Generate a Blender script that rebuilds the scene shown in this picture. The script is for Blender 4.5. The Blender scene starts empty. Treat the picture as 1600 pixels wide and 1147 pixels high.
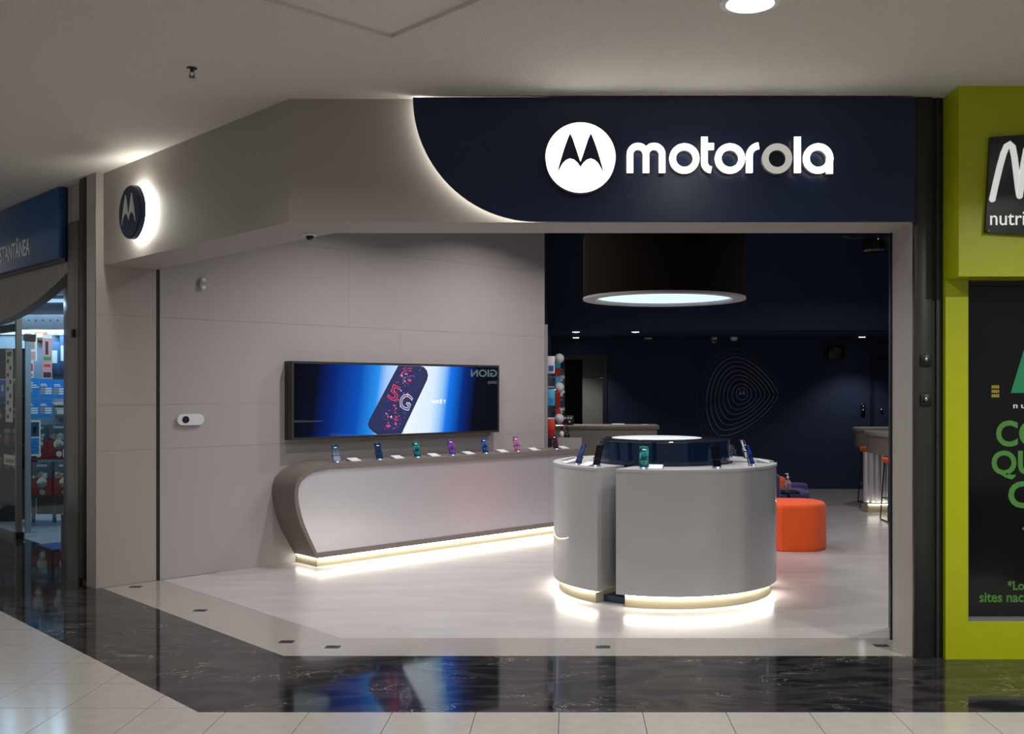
import bpy, math, random
from mathutils import Vector
random.seed(7)
R2 = math.sqrt(2.0); PI = math.pi
SC = bpy.context.scene
COL = SC.collection
# ------------------------------------------------------------------ camera
H, F, CX, CY = 1.6, 1565.0, 890.0, 608.0
cam = bpy.data.cameras.new('camera'); cam.sensor_fit = 'HORIZONTAL'; cam.sensor_width = 36
cam.lens = F/1600*36; cam.shift_x = (800-CX)/1600; cam.shift_y = (CY-573.5)/1600; cam.clip_end = 100
co = bpy.data.objects.new('camera', cam); COL.objects.link(co)
co.location = (0, 0, H); co.rotation_euler = (PI/2, 0, 0); SC.camera = co
# ------------------------------------------------------------------ world, exposure
w = bpy.data.worlds.new('world'); SC.world = w; w.use_nodes = True
w.node_tree.nodes['Background'].inputs[0].default_value = (1.0, .96, .925, 1)
w.node_tree.nodes['Background'].inputs[1].default_value = .27
SC.cycles.max_bounces = 7; SC.cycles.diffuse_bounces = 4; SC.cycles.glossy_bounces = 4; SC.cycles.sample_clamp_indirect = 2.5
vs = SC.view_settings
vs.view_transform = 'Standard'; vs.look = 'None'; vs.exposure = 0; vs.gamma = 1; vs.use_curve_mapping = False
MALL_LAMP = 19.0      # watts of each mall downlight
STORE_LAMP = 24.0     # watts of each store ceiling spot
# ------------------------------------------------------------------ place constants (metres)
CEIL = 3.335          # mall ceiling
SOF = 2.597           # underside of the fascia
YF, YB = 5.99, 6.40   # front and back of the straight shop front
S0, S1 = 4.31, 4.90   # x+y of the diagonal shop front, front and back
WC = 11.81            # y-x of the left store wall
AX, AY = -3.795, 8.015
BX, BY = -1.68, 5.99
INC = 3.75            # store ceiling
YBULK, YBACK, LOWC = 13.7, 16.05, 2.405
def P(px, py, Y): return ((px-CX)/F*Y, Y, H-(py-CY)/F*Y)
def floorpt(px, py):
    Y = H*F/(py-CY); return ((px-CX)/F*Y, Y)
def wl(px, py, d=0.0):            # a point of the left store wall, d metres in front of it -> (u along wall, z)
    r = (px-CX)/F; Y = (WC-d*R2)/(1-r); X = r*Y
    return ((X-AX)+(Y-AY))/R2, H-(py-CY)/F*Y
def dl(px, py, d=0.0, S=S0):      # a point of a diagonal shop front -> (v along it, z)
    r = (px-CX)/F; Y = (S-d*R2)/(1+r); X = r*Y
    return ((X-BX)-(Y-BY))/R2, H-(py-CY)/F*Y
WALLF = dict(loc=(AX, AY, 0), rz=PI/4)
DIAGF = dict(loc=(BX, BY, 0), rz=-PI/4)
# ------------------------------------------------------------------ materials
def srgb(r, g, b):
    f = lambda c: (c/255/12.92) if c/255 <= .04045 else ((c/255+.055)/1.055)**2.4
    return (f(r), f(g), f(b), 1)
MATS = {}
def mat(name, col, rough=.5, metal=0, emit=None, es=0, noise=0, nscale=20, stretch=(1, 1, 1), bump=0, bscale=200, spec=.5, trans=0, alpha=1, coat=0, sheen=0):
    m = bpy.data.materials.new(name); m.use_nodes = True; nt = m.node_tree; b = nt.nodes['Principled BSDF']
    if len(col) == 3: col = (*col, 1)
    b.inputs['Base Color'].default_value = col; b.inputs['Roughness'].default_value = rough; b.inputs['Metallic'].default_value = metal
    b.inputs['Specular IOR Level'].default_value = spec; b.inputs['Transmission Weight'].default_value = trans
    b.inputs['Alpha'].default_value = alpha; b.inputs['Coat Weight'].default_value = coat; b.inputs['Sheen Weight'].default_value = sheen
    if emit is not None:
        b.inputs['Emission Color'].default_value = emit if len(emit) == 4 else (*emit, 1); b.inputs['Emission Strength'].default_value = es
    if noise or bump:
        tc = nt.nodes.new('ShaderNodeTexCoord'); mp = nt.nodes.new('ShaderNodeMapping'); mp.inputs['Scale'].default_value = stretch
        nt.links.new(tc.outputs['Object'], mp.inputs[0])
    if noise:
        n = nt.nodes.new('ShaderNodeTexNoise'); n.inputs['Scale'].default_value = nscale; n.inputs['Detail'].default_value = 5
        nt.links.new(mp.outputs[0], n.inputs['Vector'])
        mr = nt.nodes.new('ShaderNodeMapRange'); mr.inputs[1].default_value = .3; mr.inputs[2].default_value = .7
        mr.inputs[3].default_value = 1-noise; mr.inputs[4].default_value = 1+noise
        nt.links.new(n.outputs['Fac'], mr.inputs[0])
        mx = nt.nodes.new('ShaderNodeMix'); mx.data_type = 'RGBA'; mx.blend_type = 'MULTIPLY'; mx.inputs[0].default_value = 1
        mx.inputs[6].default_value = col; nt.links.new(mr.outputs[0], mx.inputs[7]); nt.links.new(mx.outputs[2], b.inputs['Base Color'])
    if bump:
        n2 = nt.nodes.new('ShaderNodeTexNoise'); n2.inputs['Scale'].default_value = bscale; n2.inputs['Detail'].default_value = 3
        nt.links.new(mp.outputs[0], n2.inputs['Vector'])
        bp = nt.nodes.new('ShaderNodeBump'); bp.inputs['Strength'].default_value = bump; bp.inputs['Distance'].default_value = .01
        nt.links.new(n2.outputs['Fac'], bp.inputs['Height']); nt.links.new(bp.outputs[0], b.inputs['Normal'])
    MATS[name] = m; return m
def glow(name, col, s): return mat(name, (0.02, .02, .02), .6, emit=col, es=s)

mat('beige', (.40, .365, .338), .62, noise=.05, nscale=90, stretch=(1, 1, 8), bump=.05, bscale=300)
mat('wall_in', (.42, .394, .389), .6, noise=.05, nscale=90, stretch=(1, 1, 8), bump=.05, bscale=300)
mat('joint', (.24, .22, .21), .8)
mat('navy', (.027, .040, .084), .6, noise=.1, nscale=40, spec=.2)
mat('navy_gloss', (.009, .021, .068), .30, noise=.05, nscale=30, spec=.4)
mat('ceil', (.87, .825, .765), .9, noise=.07, nscale=110, bump=.9, bscale=120, spec=.2)
mat('ceil_smooth', (.85, .805, .755), .85, noise=.03, nscale=30, spec=.2)
mat('tile', (.44, .42, .392), .14, noise=.05, nscale=14, spec=.4)
mat('grout', (.09, .085, .08), .8)
mat('threshold', (.38, .355, .335), .10, noise=.05, nscale=30, spec=.5)
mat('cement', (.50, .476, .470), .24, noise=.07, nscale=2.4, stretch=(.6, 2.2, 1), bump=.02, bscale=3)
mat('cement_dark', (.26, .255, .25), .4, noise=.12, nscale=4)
mat('black', (.008, .008, .009), .45)
mat('black_gloss', (.006, .006, .008), .08)
mat('charcoal', (.028, .027, .027), .45, noise=.1, nscale=25)
mat('dark_metal', (.06, .06, .062), .35, metal=.7)
mat('white_plastic', (.75, .75, .78), .35)
mat('white_paper', (.72, .73, .74), .6)
mat('grey_plastic', (.35, .35, .36), .45)
mat('silver_panel', (.80, .80, .83), .32, metal=.62, spec=.4)
mat('silver_gloss', (.50, .503, .512), .32, metal=.15, spec=.5, coat=.9)
mat('chrome', (.8, .8, .82), .12, metal=1)
mat('cream_metal', (.40, .36, .255), .45)
mat('wood', (.19, .165, .148), .55, noise=.14, nscale=9, stretch=(.5, .5, 12), bump=.05, bscale=60)
mat('wood_light', (.26, .23, .20), .5, noise=.16, nscale=8, stretch=(1, 1, 14), bump=.05, bscale=60)
mat('desk_wood', (.20, .175, .155), .5, noise=.2, nscale=7, stretch=(1, 1, 14))
mat('drum_cloth', (.010, .008, .007), .95, noise=.2, nscale=300, spec=.02)
mat('rim_grey', (.30, .29, .28), .5)
mat('orange', (.90, .105, .008), .85, noise=.08, nscale=120, bump=.15, bscale=400, sheen=.2)
mat('purple', (.040, .024, .14), .85, noise=.1, nscale=120, bump=.15, bscale=400, sheen=.2)
mat('blue_glass', (.004, .016, .046), .08, spec=.4)
mat('blue_mirror', (.10, .13, .17), .03, metal=.85)
mat('lime', (.43, .50, .003), .35, noise=.03, nscale=12)
mat('print_green', (.07, .26, .05), .6)
mat('print_emerald', (.01, .27, .10), .6)
mat('print_yellow', (.35, .28, .03), .6)
mat('print_white', (.85, .85, .85), .6)
mat('sign_board', (.018, .018, .022), .22, noise=.3, nscale=4)
mat('shop_glass', (.006, .006, .007), .10, noise=.25, nscale=4, spec=.35)
mat('shutter', (.012, .012, .013), .5)
mat('sill_grey', (.16, .18, .21), .4)
mat('granite', (.055, .041, .029), .3, noise=.5, nscale=160, spec=.25)
mat('ribs', (.34, .31, .28), .6, noise=.12, nscale=5, stretch=(20, 20, 1))
mat('sign_blue', (.014, .085, .25), .22, noise=.04, nscale=5)
mat('sign_letters', (.75, .80, .85), .4)
mat('poster_blue', (.02, .22, .62), .5)
mat('poster_dark', (.02, .07, .16), .5)
mat('paper_pink', (.60, .30, .30), .6)
mat('ink', (.03, .04, .05), .6)
mat('ink_blue', (.03, .08, .35), .6)
mat('ink_green', (.03, .3, .08), .6)
mat('ink_red', (.55, .05, .06), .6)
mat('tan_ink', (.40, .30, .20), .6)
mat('red', (.35, .008, .012), .3)
mat('candy', (.65, .35, .08), .4, noise=.4, nscale=60)
mat('red_card', (.62, .03, .02), .5)
mat('cyan_card', (.08, .42, .62), .5)
mat('tile_left', (.42, .45, .48), .2)
mat('mat_blue', (.02, .07, .22), .9, bump=.3, bscale=300)
mat('shop_wall', (.25, .30, .36), .6, noise=.1, nscale=5)
mat('shop_dark', (.035, .035, .04), .6, noise=.4, nscale=9)
mat('toy_a', (.30, .12, .05), .5); mat('toy_b', (.05, .12, .25), .5); mat('toy_c', (.32, .30, .26), .5); mat('toy_d', (.25, .02, .03), .5)
mat('art_line', (.62, .72, .85), .5)
mat('art_mark', (.22, .45, .75), .4)
mat('pink_headphone', (.45, .10, .14), .4)
mat('bottle', (.85, .86, .88), .05, trans=.85)
mat('acrylic', (.75, .77, .85), .1, trans=.6)
glow('led_warm', (1.0, .92, .76), 12.0)
glow('led_under', (1.0, .93, .80), 44.0)
glow('led_halo', (1.0, .97, .86), 46.0)
glow('led_sign', (1.0, .97, .86), 11.0)
glow('letters_lit', (1.0, .98, .90), 5.0)
glow('letter_dim', (1.0, .96, .86), .45)
glow('disc_lit', (1.0, .98, .92), 3.2)
glow('lamp_lit', (1.0, .97, .92), 9.0)
glow('spot_lit', (1.0, .97, .93), 14.0)
mat('letter_added_glow', (.85, .85, .85), .5, emit=(1, 1, 1), es=.45)  # faint glow added to make the white sign letters stand out
glow('led_blue', (.35, .45, 1.0), 3.0)
glow('ceiling_lit', (.40, .68, .95), .9)
glow('legion_lit', (.55, .9, .9), 3.5)
# marble: near-black with thin pale veins
m = mat('marble', (.016, .0155, .017), .06, spec=.5); nt = m.node_tree; b = nt.nodes['Principled BSDF']
tc = nt.nodes.new('ShaderNodeTexCoord')
def vein(scale, dist, lo, hi, stretch):
    mp = nt.nodes.new('ShaderNodeMapping'); mp.inputs['Scale'].default_value = stretch; mp.inputs['Rotation'].default_value = (0, 0, .35)
    nt.links.new(tc.outputs['Object'], mp.inputs[0])
    n = nt.nodes.new('ShaderNodeTexNoise'); n.inputs['Scale'].default_value = scale; n.inputs['Detail'].default_value = 6; n.inputs['Distortion'].default_value = dist
    nt.links.new(mp.outputs[0], n.inputs['Vector'])
    s = nt.nodes.new('ShaderNodeMath'); s.operation = 'SUBTRACT'; s.inputs[1].default_value = .5; nt.links.new(n.outputs['Fac'], s.inputs[0])
    a = nt.nodes.new('ShaderNodeMath'); a.operation = 'ABSOLUTE'; nt.links.new(s.outputs[0], a.inputs[0])
    r = nt.nodes.new('ShaderNodeMapRange'); r.inputs[1].default_value = lo; r.inputs[2].default_value = hi; r.inputs[3].default_value = 1; r.inputs[4].default_value = 0
    nt.links.new(a.outputs[0], r.inputs[0]); return r
v1 = vein(2.6, 1.9, .0, .007, (1, 2.2, 1)); v2 = vein(1.9, 1.2, .0, .10, (.8, 2.4, 1))
gate = nt.nodes.new('ShaderNodeTexNoise'); gate.inputs['Scale'].default_value = 3.1; nt.links.new(tc.outputs['Object'], gate.inputs['Vector'])
gr = nt.nodes.new('ShaderNodeMapRange'); gr.inputs[1].default_value = .49; gr.inputs[2].default_value = .66; nt.links.new(gate.outputs['Fac'], gr.inputs[0])
mu = nt.nodes.new('ShaderNodeMath'); mu.operation = 'MULTIPLY'; nt.links.new(v1.outputs[0], mu.inputs[0]); nt.links.new(gr.outputs[0], mu.inputs[1])
x1 = nt.nodes.new('ShaderNodeMix'); x1.data_type = 'RGBA'; x1.inputs[6].default_value = (.013, .014, .018, 1); x1.inputs[7].default_value = (.042, .038, .039, 1); nt.links.new(v2.outputs[0], x1.inputs[0])
x2 = nt.nodes.new('ShaderNodeMix'); x2.data_type = 'RGBA'; x2.inputs[7].default_value = (.42, .41, .39, 1); nt.links.new(mu.outputs[0], x2.inputs[0]); nt.links.new(x1.outputs[2], x2.inputs[6])
nt.links.new(x2.outputs[2], b.inputs['Base Color'])
# clear glass that stays cheap: mostly see-through with a glossy film
m = bpy.data.materials.new('clear_glass'); m.use_nodes = True; nt = m.node_tree; nt.nodes.clear()
o = nt.nodes.new('ShaderNodeOutputMaterial'); t = nt.nodes.new('ShaderNodeBsdfTransparent'); t.inputs[0].default_value = (.86, .93, .95, 1)
g = nt.nodes.new('ShaderNodeBsdfGlossy'); g.inputs['Roughness'].default_value = .03; mx = nt.nodes.new('ShaderNodeMixShader'); mx.inputs[0].default_value = .07
nt.links.new(t.outputs[0], mx.inputs[1]); nt.links.new(g.outputs[0], mx.inputs[2]); nt.links.new(mx.outputs[0], o.inputs[0]); MATS['clear_glass'] = m
# picture on the wide screen: colours along its own length
def screen_mat(name, stops, axis_lo, axis_hi, strength, rough=.08):
    m = bpy.data.materials.new(name); m.use_nodes = True; nt = m.node_tree; b = nt.nodes['Principled BSDF']
    b.inputs['Base Color'].default_value = (.004, .004, .006, 1); b.inputs['Roughness'].default_value = rough
    tc = nt.nodes.new('ShaderNodeTexCoord'); sp = nt.nodes.new('ShaderNodeSeparateXYZ'); nt.links.new(tc.outputs['Object'], sp.inputs[0])
    bend = nt.nodes.new('ShaderNodeMath'); bend.operation = 'MULTIPLY_ADD'; bend.inputs[1].default_value = -.14; nt.links.new(sp.outputs['Z'], bend.inputs[0]); nt.links.new(sp.outputs['X'], bend.inputs[2])
    mr = nt.nodes.new('ShaderNodeMapRange'); mr.inputs[1].default_value = axis_lo; mr.inputs[2].default_value = axis_hi; nt.links.new(bend.outputs[0], mr.inputs[0])
    cr = nt.nodes.new('ShaderNodeValToRGB'); nt.links.new(mr.outputs[0], cr.inputs[0]); e = cr.color_ramp.elements
    e[0].position, e[0].color = stops[0]; e[1].position, e[1].color = stops[-1]
    for p, c in stops[1:-1]: k = e.new(p); k.color = c
    nt.links.new(cr.outputs[0], b.inputs['Emission Color']); b.inputs['Emission Strength'].default_value = strength
    MATS[name] = m; return m
# ------------------------------------------------------------------ mesh helpers
class MB:
    def __init__(s): s.v = []; s.f = []; s.sm = []
    def add(s, vs, fs, smooth=False):
        n = len(s.v); s.v += [tuple(p) for p in vs]; s.f += [tuple(i+n for i in f) for f in fs]; s.sm += [smooth]*len(fs); return s
    def box(s, x0, x1, y0, y1, z0, z1, bev=0):
        if bev <= 0:
            return s.add([(x0, y0, z0), (x1, y0, z0), (x1, y1, z0), (x0, y1, z0), (x0, y0, z1), (x1, y0, z1), (x1, y1, z1), (x0, y1, z1)],
                  [(0, 3, 2, 1), (4, 5, 6, 7), (0, 1, 5, 4), (1, 2, 6, 5), (2, 3, 7, 6), (3, 0, 4, 7)])
        q = min(bev, (x1-x0)/2.01, (y1-y0)/2.01, (z1-z0)/2.01)
        def ring(i, z): return [(x0+i, y0+q, z), (x0+q, y0+i, z), (x1-q, y0+i, z), (x1-i, y0+q, z), (x1-i, y1-q, z), (x1-q, y1-i, z), (x0+q, y1-i, z), (x0+i, y1-q, z)]
        def inner(z): return [(x0+q, y0+q, z)]*2+[(x1-q, y0+q, z)]*2+[(x1-q, y1-q, z)]*2+[(x0+q, y1-q, z)]*2
        return s.loft([ring(q*.7, z0), ring(0, z0+q), ring(0, z1-q), ring(q*.7, z1)], True, True)
    def loft(s, rings, cap0=True, cap1=True, smooth=False, closed=True):
        n = len(rings[0]); vs = [p for r in rings for p in r]; fs = []
        for k in range(len(rings)-1):
            for i in range(n if closed else n-1):
                j = (i+1) % n; fs.append((k*n+i, k*n+j, (k+1)*n+j, (k+1)*n+i))
        s.add(vs, fs, smooth)
        m = len(s.v)-len(vs)
        if cap0: s.f.append(tuple(m+i for i in reversed(range(n)))); s.sm.append(False)
        if cap1: s.f.append(tuple(m+(len(rings)-1)*n+i for i in range(n))); s.sm.append(False)
        return s
    def prism(s, pts, y0, y1):            # outline in x,z extruded along y
        a = sum(pts[i][0]*pts[(i+1) % len(pts)][1]-pts[(i+1) % len(pts)][0]*pts[i][1] for i in range(len(pts)))
        if a < 0: pts = pts[::-1]
        return s.loft([[(x, y1, z) for x, z in pts], [(x, y0, z) for x, z in pts]])
    def slab(s, pts, z0, z1):             # outline in x,y extruded along z
        a = sum(pts[i][0]*pts[(i+1) % len(pts)][1]-pts[(i+1) % len(pts)][0]*pts[i][1] for i in range(len(pts)))
        if a < 0: pts = pts[::-1]
        return s.loft([[(x, y, z0) for x, y in pts], [(x, y, z1) for x, y in pts]])
    def lathe(s, prof, c=(0, 0, 0), n=24, axis='z', cap=True):
        rings = []
        for r, h in prof:
            ring = []
            for i in range(n):
                a = 2*PI*i/n; p, q = r*math.cos(a), r*math.sin(a)
                ring.append({'z': (c[0]+p, c[1]+q, c[2]+h), 'y': (c[0]+q, c[1]+h, c[2]+p), 'x': (c[0]+h, c[1]+p, c[2]+q)}[axis])
            rings.append(ring)
        return s.loft(rings, cap, cap, True)
    def sphere(s, c, r, n=16, sz=1.0, sx=1.0, sy=1.0):
        rings = []
        for k in range(n//2+1):
            t = PI*k/(n//2); t = min(max(t, .02), PI-.02)
            rings.append([(c[0]+sx*r*math.sin(t)*math.cos(2*PI*i/n), c[1]+sy*r*math.sin(t)*math.sin(2*PI*i/n), c[2]-sz*r*math.cos(t)) for i in range(n)])
        return s.loft(rings, True, True, True)
    def tube(s, pts, r, n=8, closed=False):
        pts = [Vector(p) for p in pts]; rings = []; L = len(pts); up = Vector((0, 0, 1))
        for i, p in enumerate(pts):
            a = pts[(i-1) % L] if (closed or i > 0) else p; b = pts[(i+1) % L] if (closed or i < L-1) else p
            t = (b-a).normalized(); x = t.cross(up)
            if x.length < 1e-3: x = t.cross(Vector((0, 1, 0)))
            x.normalize(); y = t.cross(x)
            rings.append([p+x*r*math.cos(2*PI*k/n)+y*r*math.sin(2*PI*k/n) for k in range(n)])
        if closed: return s.loft(rings+[rings[0]], False, False, True)
        return s.loft(rings, True, True, True)
    def stroke(s, pts, hw, y0, y1, closed=False):   # flat ribbon of half width hw along a path in x,z
        L = len(pts); l = []; r = []
        for i, p in enumerate(pts):
            a = pts[(i-1) % L] if (closed or i > 0) else p; b = pts[(i+1) % L] if (closed or i < L-1) else p
            dx, dz = b[0]-a[0], b[1]-a[1]; d = math.hypot(dx, dz); nx, nz = -dz/d, dx/d
            h = hw[i] if isinstance(hw, (list, tuple)) else hw
            l.append((p[0]+nx*h, p[1]+nz*h)); r.append((p[0]-nx*h, p[1]-nz*h))
        rings = [[(l[i][0], y1, l[i][1]), (l[i][0], y0, l[i][1]), (r[i][0], y0, r[i][1]), (r[i][0], y1, r[i][1])] for i in range(L)]
        if closed: return s.loft(rings+[rings[0]], False, False)
        return s.loft(rings, True, True)
    def build(s, name, m, parent=None, loc=None, rz=0, rot=None):
        me = bpy.data.meshes.new(name); me.from_pydata(s.v, [], s.f); me.update()
        me.polygons.foreach_set('use_smooth', s.sm); me.materials.append(MATS[m] if isinstance(m, str) else m)
        o = bpy.data.objects.new(name, me); COL.objects.link(o)
        if parent: o.parent = parent
        if loc: o.location = loc
        o.rotation_euler = rot if rot else (0, 0, rz)
        fix_normals(me); return o
import bmesh
def fix_normals(me):
    bm = bmesh.new(); bm.from_mesh(me); bmesh.ops.recalc_face_normals(bm, faces=bm.faces[:])
    bm.to_mesh(me); bm.free()
    try: me.set_sharp_from_angle(angle=math.radians(40))
    except Exception: pass
def arc(cx, cz, r, a0, a1, n=12, rz=None):
    rz = rz or r
    return [(cx+r*math.cos(math.radians(a0+(a1-a0)*i/n)), cz+rz*math.sin(math.radians(a0+(a1-a0)*i/n))) for i in range(n+1)]
def text_mb(txt, x0, x1, z0, z1, y0, y1, bold=0, shear=0, outline=0):
    cu = bpy.data.curves.new('t', 'FONT'); cu.body = txt; cu.extrude = .5 if not outline else 0; cu.offset = bold; cu.shear = shear
    cu.resolution_u = 4
    if outline: cu.fill_mode = 'NONE'; cu.bevel_depth = outline; cu.bevel_resolution = 0
    ob = bpy.data.objects.new('t', cu); COL.objects.link(ob); bpy.context.view_layer.update()
    me = ob.evaluated_get(bpy.context.evaluated_depsgraph_get()).to_mesh()
    xs = [v.co.x for v in me.vertices]; ys = [v.co.y for v in me.vertices]; zs = [v.co.z for v in me.vertices]
    ax, bx, ay, by, az, bz = min(xs), max(xs), min(ys), max(ys), min(zs), max(zs)
    mb = MB()
    mb.add([(x0+(v.co.x-ax)/(bx-ax)*(x1-x0), y1+(v.co.z-az)/(bz-az)*(y0-y1), z0+(v.co.y-ay)/(by-ay)*(z1-z0)) for v in me.vertices], [tuple(p.vertices) for p in me.polygons])
    bpy.data.objects.remove(ob); bpy.data.curves.remove(cu); return mb
def tag(o, label=None, cat=None, group=None, kind=None):
    if label: o['label'] = label
    if cat: o['category'] = cat
    if group: o['group'] = group
    if kind: o['kind'] = kind
    return o
def thing(name, label, cat, loc=(0, 0, 0), rz=0, group=None):
    o = bpy.data.objects.new(name, None); COL.objects.link(o); o.empty_display_size = .1
    o.location = loc; o.rotation_euler = (0, 0, rz); return tag(o, label, cat, group)
def struct(o, label, cat='structure'): return tag(o, label, cat, kind='structure')
def copy_tree(o, parent=None):
    c = o.copy(); COL.objects.link(c); c.parent = parent
    for ch in list(o.children): copy_tree(ch, c)
    return c
def clip(poly, a, b, c):                # keep a*x+b*y<=c
    out = []
    for i in range(len(poly)):
        p, q = poly[i], poly[(i+1) % len(poly)]; dp, dq = a*p[0]+b*p[1]-c, a*q[0]+b*q[1]-c
        if dp <= 0: out.append(p)
        if dp*dq < 0: t = dp/(dp-dq); out.append((p[0]+(q[0]-p[0])*t, p[1]+(q[1]-p[1])*t))
    return out
def area(p): return abs(sum(p[i][0]*p[(i+1) % len(p)][1]-p[(i+1) % len(p)][0]*p[i][1] for i in range(len(p))))/2

# ================================================================== THE SETTING
# ---- mall floor: square tiles (proud of dark grout), marble border, threshold
YO, SO = 4.957, 3.12          # outer edge of the marble border (front, diagonal x+y)
YI, SI = 6.005, 4.29          # inner edge of the marble border
YT, ST = 6.437, 4.97          # inner edge of the pale threshold
fl = MB().slab([(-9, -4), (7, -4), (7, 7.1), (-1.5, 7.1), (-5.6, 11.4), (-9, 14.5)], -.10, -.006).build('floor', 'grout')
struct(fl, 'pale square floor tiles of the mall walkway', 'floor')
T = .4126; tx0 = .0; g = .0018
nt_ = 0
for i in range(-22, 16):
    for j in range(-3, 16):
        x0 = i*T-.052; y0 = 5.023-6*T+j*T-2*T
        q = [(x0+g, y0+g), (x0+T-g, y0+g), (x0+T-g, y0+T-g), (x0+g, y0+T-g)]
        qa = clip(q, 0, 1, YO); qb = clip(clip(q, 0, -1, -YO), 1, 1, SO)
        aa = area(qa) if len(qa) > 2 else 0; ab = area(qb) if len(qb) > 2 else 0; qs = clip(q, 1, 1, SO)
        if aa+ab < .002: continue
        if aa+ab > area(q)-1e-6: ps = [q]
        elif aa < 1e-4: ps = [qb]
        elif ab < 1e-4: ps = [qa]
        elif len(qs) > 2 and abs(area(qs)-aa-ab) < 1e-5: ps = [qs]
        else: ps = [qa, qb]
        ccx, ccy = x0+T/2, y0+T/2
        if ccy < 3.2 or ccx < -6.2 or ccx > 3.6 or ccy > 9.2 or nt_ > 290: continue
        mb = MB()
        for p_ in ps: mb.slab(p_, -.006, 0)
        mb.build('tile', 'tile', fl); nt_ += 1
# marble border slabs
mbn = MB().slab([(-9, 12.3), (-1.83, YO), (7, YO), (7, 7.0), (-1.5, 7.0), (-3.2, 8.7), (-6.6, 12.0), (-9, 14.4)], -.05, -.004).build('trim_1', 'grout')
struct(mbn, 'black veined marble border strip around the shop front', 'floor border')
xs = [-1.0, .0, 1.19, 2.4, 3.6, 5.0]
cor_o, cor_i = (SO-YO, YO), (SI-YI, YI)
MB().slab([cor_o, (-1.0-.001, YO), (-1.0-.001, YI), cor_i], -.004, 0).build('marble_slab', 'marble', mbn)
for a, b_ in zip(xs[:-1], xs[1:]):
    MB().slab([(a, YO), (b_-.0015, YO), (b_-.0015, YI), (a, YI)], -.004, 0).build('marble_slab', 'marble', mbn)
ts = [0, 1.02, 2.05, 3.2, 4.4, 5.6]
for a, b_ in zip(ts[:-1], ts[1:]):
    po = lambda t: (cor_o[0]-t, cor_o[1]+t); k = .6 if a > 2 else 0
    pi = lambda t: (cor_i[0]-t+k, cor_i[1]+t+k)
    q = [po(a+.001), po(b_), pi(b_), pi(a+.001)]
    if 2 < a < 2.1: q.append((cor_i[0]-a-.001, cor_i[1]+a+.001))
    MB().slab(q, -.004, 0).build('marble_slab', 'marble', mbn)
# threshold
th = MB().slab([(SI-YI, YI), (2.3, YI), (2.3, YT), (ST-YT, YT), (-3.42, 8.39), (-3.76, 8.05)], -.05, -.003).build('trim_2', 'grout')
struct(th, 'pale polished stone threshold under the open shop front', 'threshold')
ci, ct = (SI-YI, YI), (ST-YT, YT)
e = .0008
xs2 = [None, .195, 1.19, 2.06]
MB().slab([(ci[0]+e, ci[1]), (.195-e, YI), (.195-e, YT), (ct[0]+e, YT)], -.003, 0).build('threshold_slab', 'threshold', th)
MB().slab([(.195, YI), (1.19-e, YI), (1.19-e, YT), (.195, YT)], -.003, 0).build('threshold_slab', 'threshold', th)
MB().slab([(1.19, YI), (2.058, YI), (2.058, YT), (1.19, YT)], -.003, 0).build('threshold_slab', 'threshold', th)
MB().slab([(ci[0]-e, ci[1]+e), (ct[0]-e, ct[1]+e), (-2.55, ST+2.55), (-2.9, SI+2.9)], -.003, 0).build('threshold_slab', 'threshold', th)
MB().slab([(-2.9-e, SI+2.9+e), (-2.55-e, ST+2.55+e), (-3.41, 8.39), (-3.755, 8.05)], -.003, 0).build('threshold_slab', 'threshold', th)
# store floor
fs = MB().slab([(ct[0], YT), (5.6, YT), (5.6, YBULK), (-.29, YBULK), (-.29, 11.5), (-3.41, 8.39)], -.05, 0).build('floor_store', 'cement')
struct(fs, 'light polished cement floor inside the phone store', 'floor')
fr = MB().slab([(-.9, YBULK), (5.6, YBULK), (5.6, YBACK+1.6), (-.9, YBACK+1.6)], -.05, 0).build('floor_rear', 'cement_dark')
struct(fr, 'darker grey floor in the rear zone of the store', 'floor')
fls = MB().slab([(-5.83, 10.72), (-4.74, 9.62), (-3.4, 10.9), (-4.6, 14.0), (-9.5, 14.0), (-9.5, 12.8), (-6.9, 11.75)], -.05, .001).build('floor_side_shop', 'tile_left')
struct(fls, 'pale floor inside the neighbouring toy shop', 'floor')
# ---- ceilings
c0 = P(612, 60, (CEIL-H)*F/548); k = 1.6
dia = [(c0[0], c0[1]), (c0[0]+k, c0[1]-k), (c0[0], c0[1]-2*k), (c0[0]-k, c0[1]-k)]
cp = MB().slab([(-9.5, -4), (7.5, -4), (7.5, YF+.02), (BX, YF+.02)]+dia+[dia[0], (BX, YF+.02), (-3.76, 8.07), (-4.6, 9.1), (-9.5, 14.0)], CEIL, CEIL+.08).build('ceiling', 'ceil')
struct(cp, 'textured off-white mall ceiling with a shallow diamond recess', 'ceiling')
dp = MB().slab(dia, CEIL+.018, CEIL+.078).build('trim_3', 'ceil_smooth')
struct(dp, 'smooth diamond-set recessed panel of the mall ceiling', 'ceiling panel')
inc = MB().slab([(2.1, YB), (5.7, YB), (5.7, YBULK+.1), (-.45, YBULK+.1), (-.45, 11.45), (-3.7, 8.25), (-3.46, 8.3), (-1.5, YB)], INC, INC+.08).build('ceiling_store', 'navy')
struct(inc, 'dark navy high ceiling of the store', 'ceiling')
lw = MB().slab([(-1.0, YBULK), (5.7, YBULK), (5.7, YBACK+1.7), (-1.0, YBACK+1.7)], LOWC, LOWC+.1).build('ceiling_rear', 'navy')
struct(lw, 'low navy ceiling over the rear of the store', 'ceiling')
bk = MB().box(-.6, 5.7, YBULK-.02, YBULK+.1, LOWC, INC).build('wall_bulkhead', 'navy'); struct(bk, 'navy bulkhead above the rear zone', 'wall')
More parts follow.
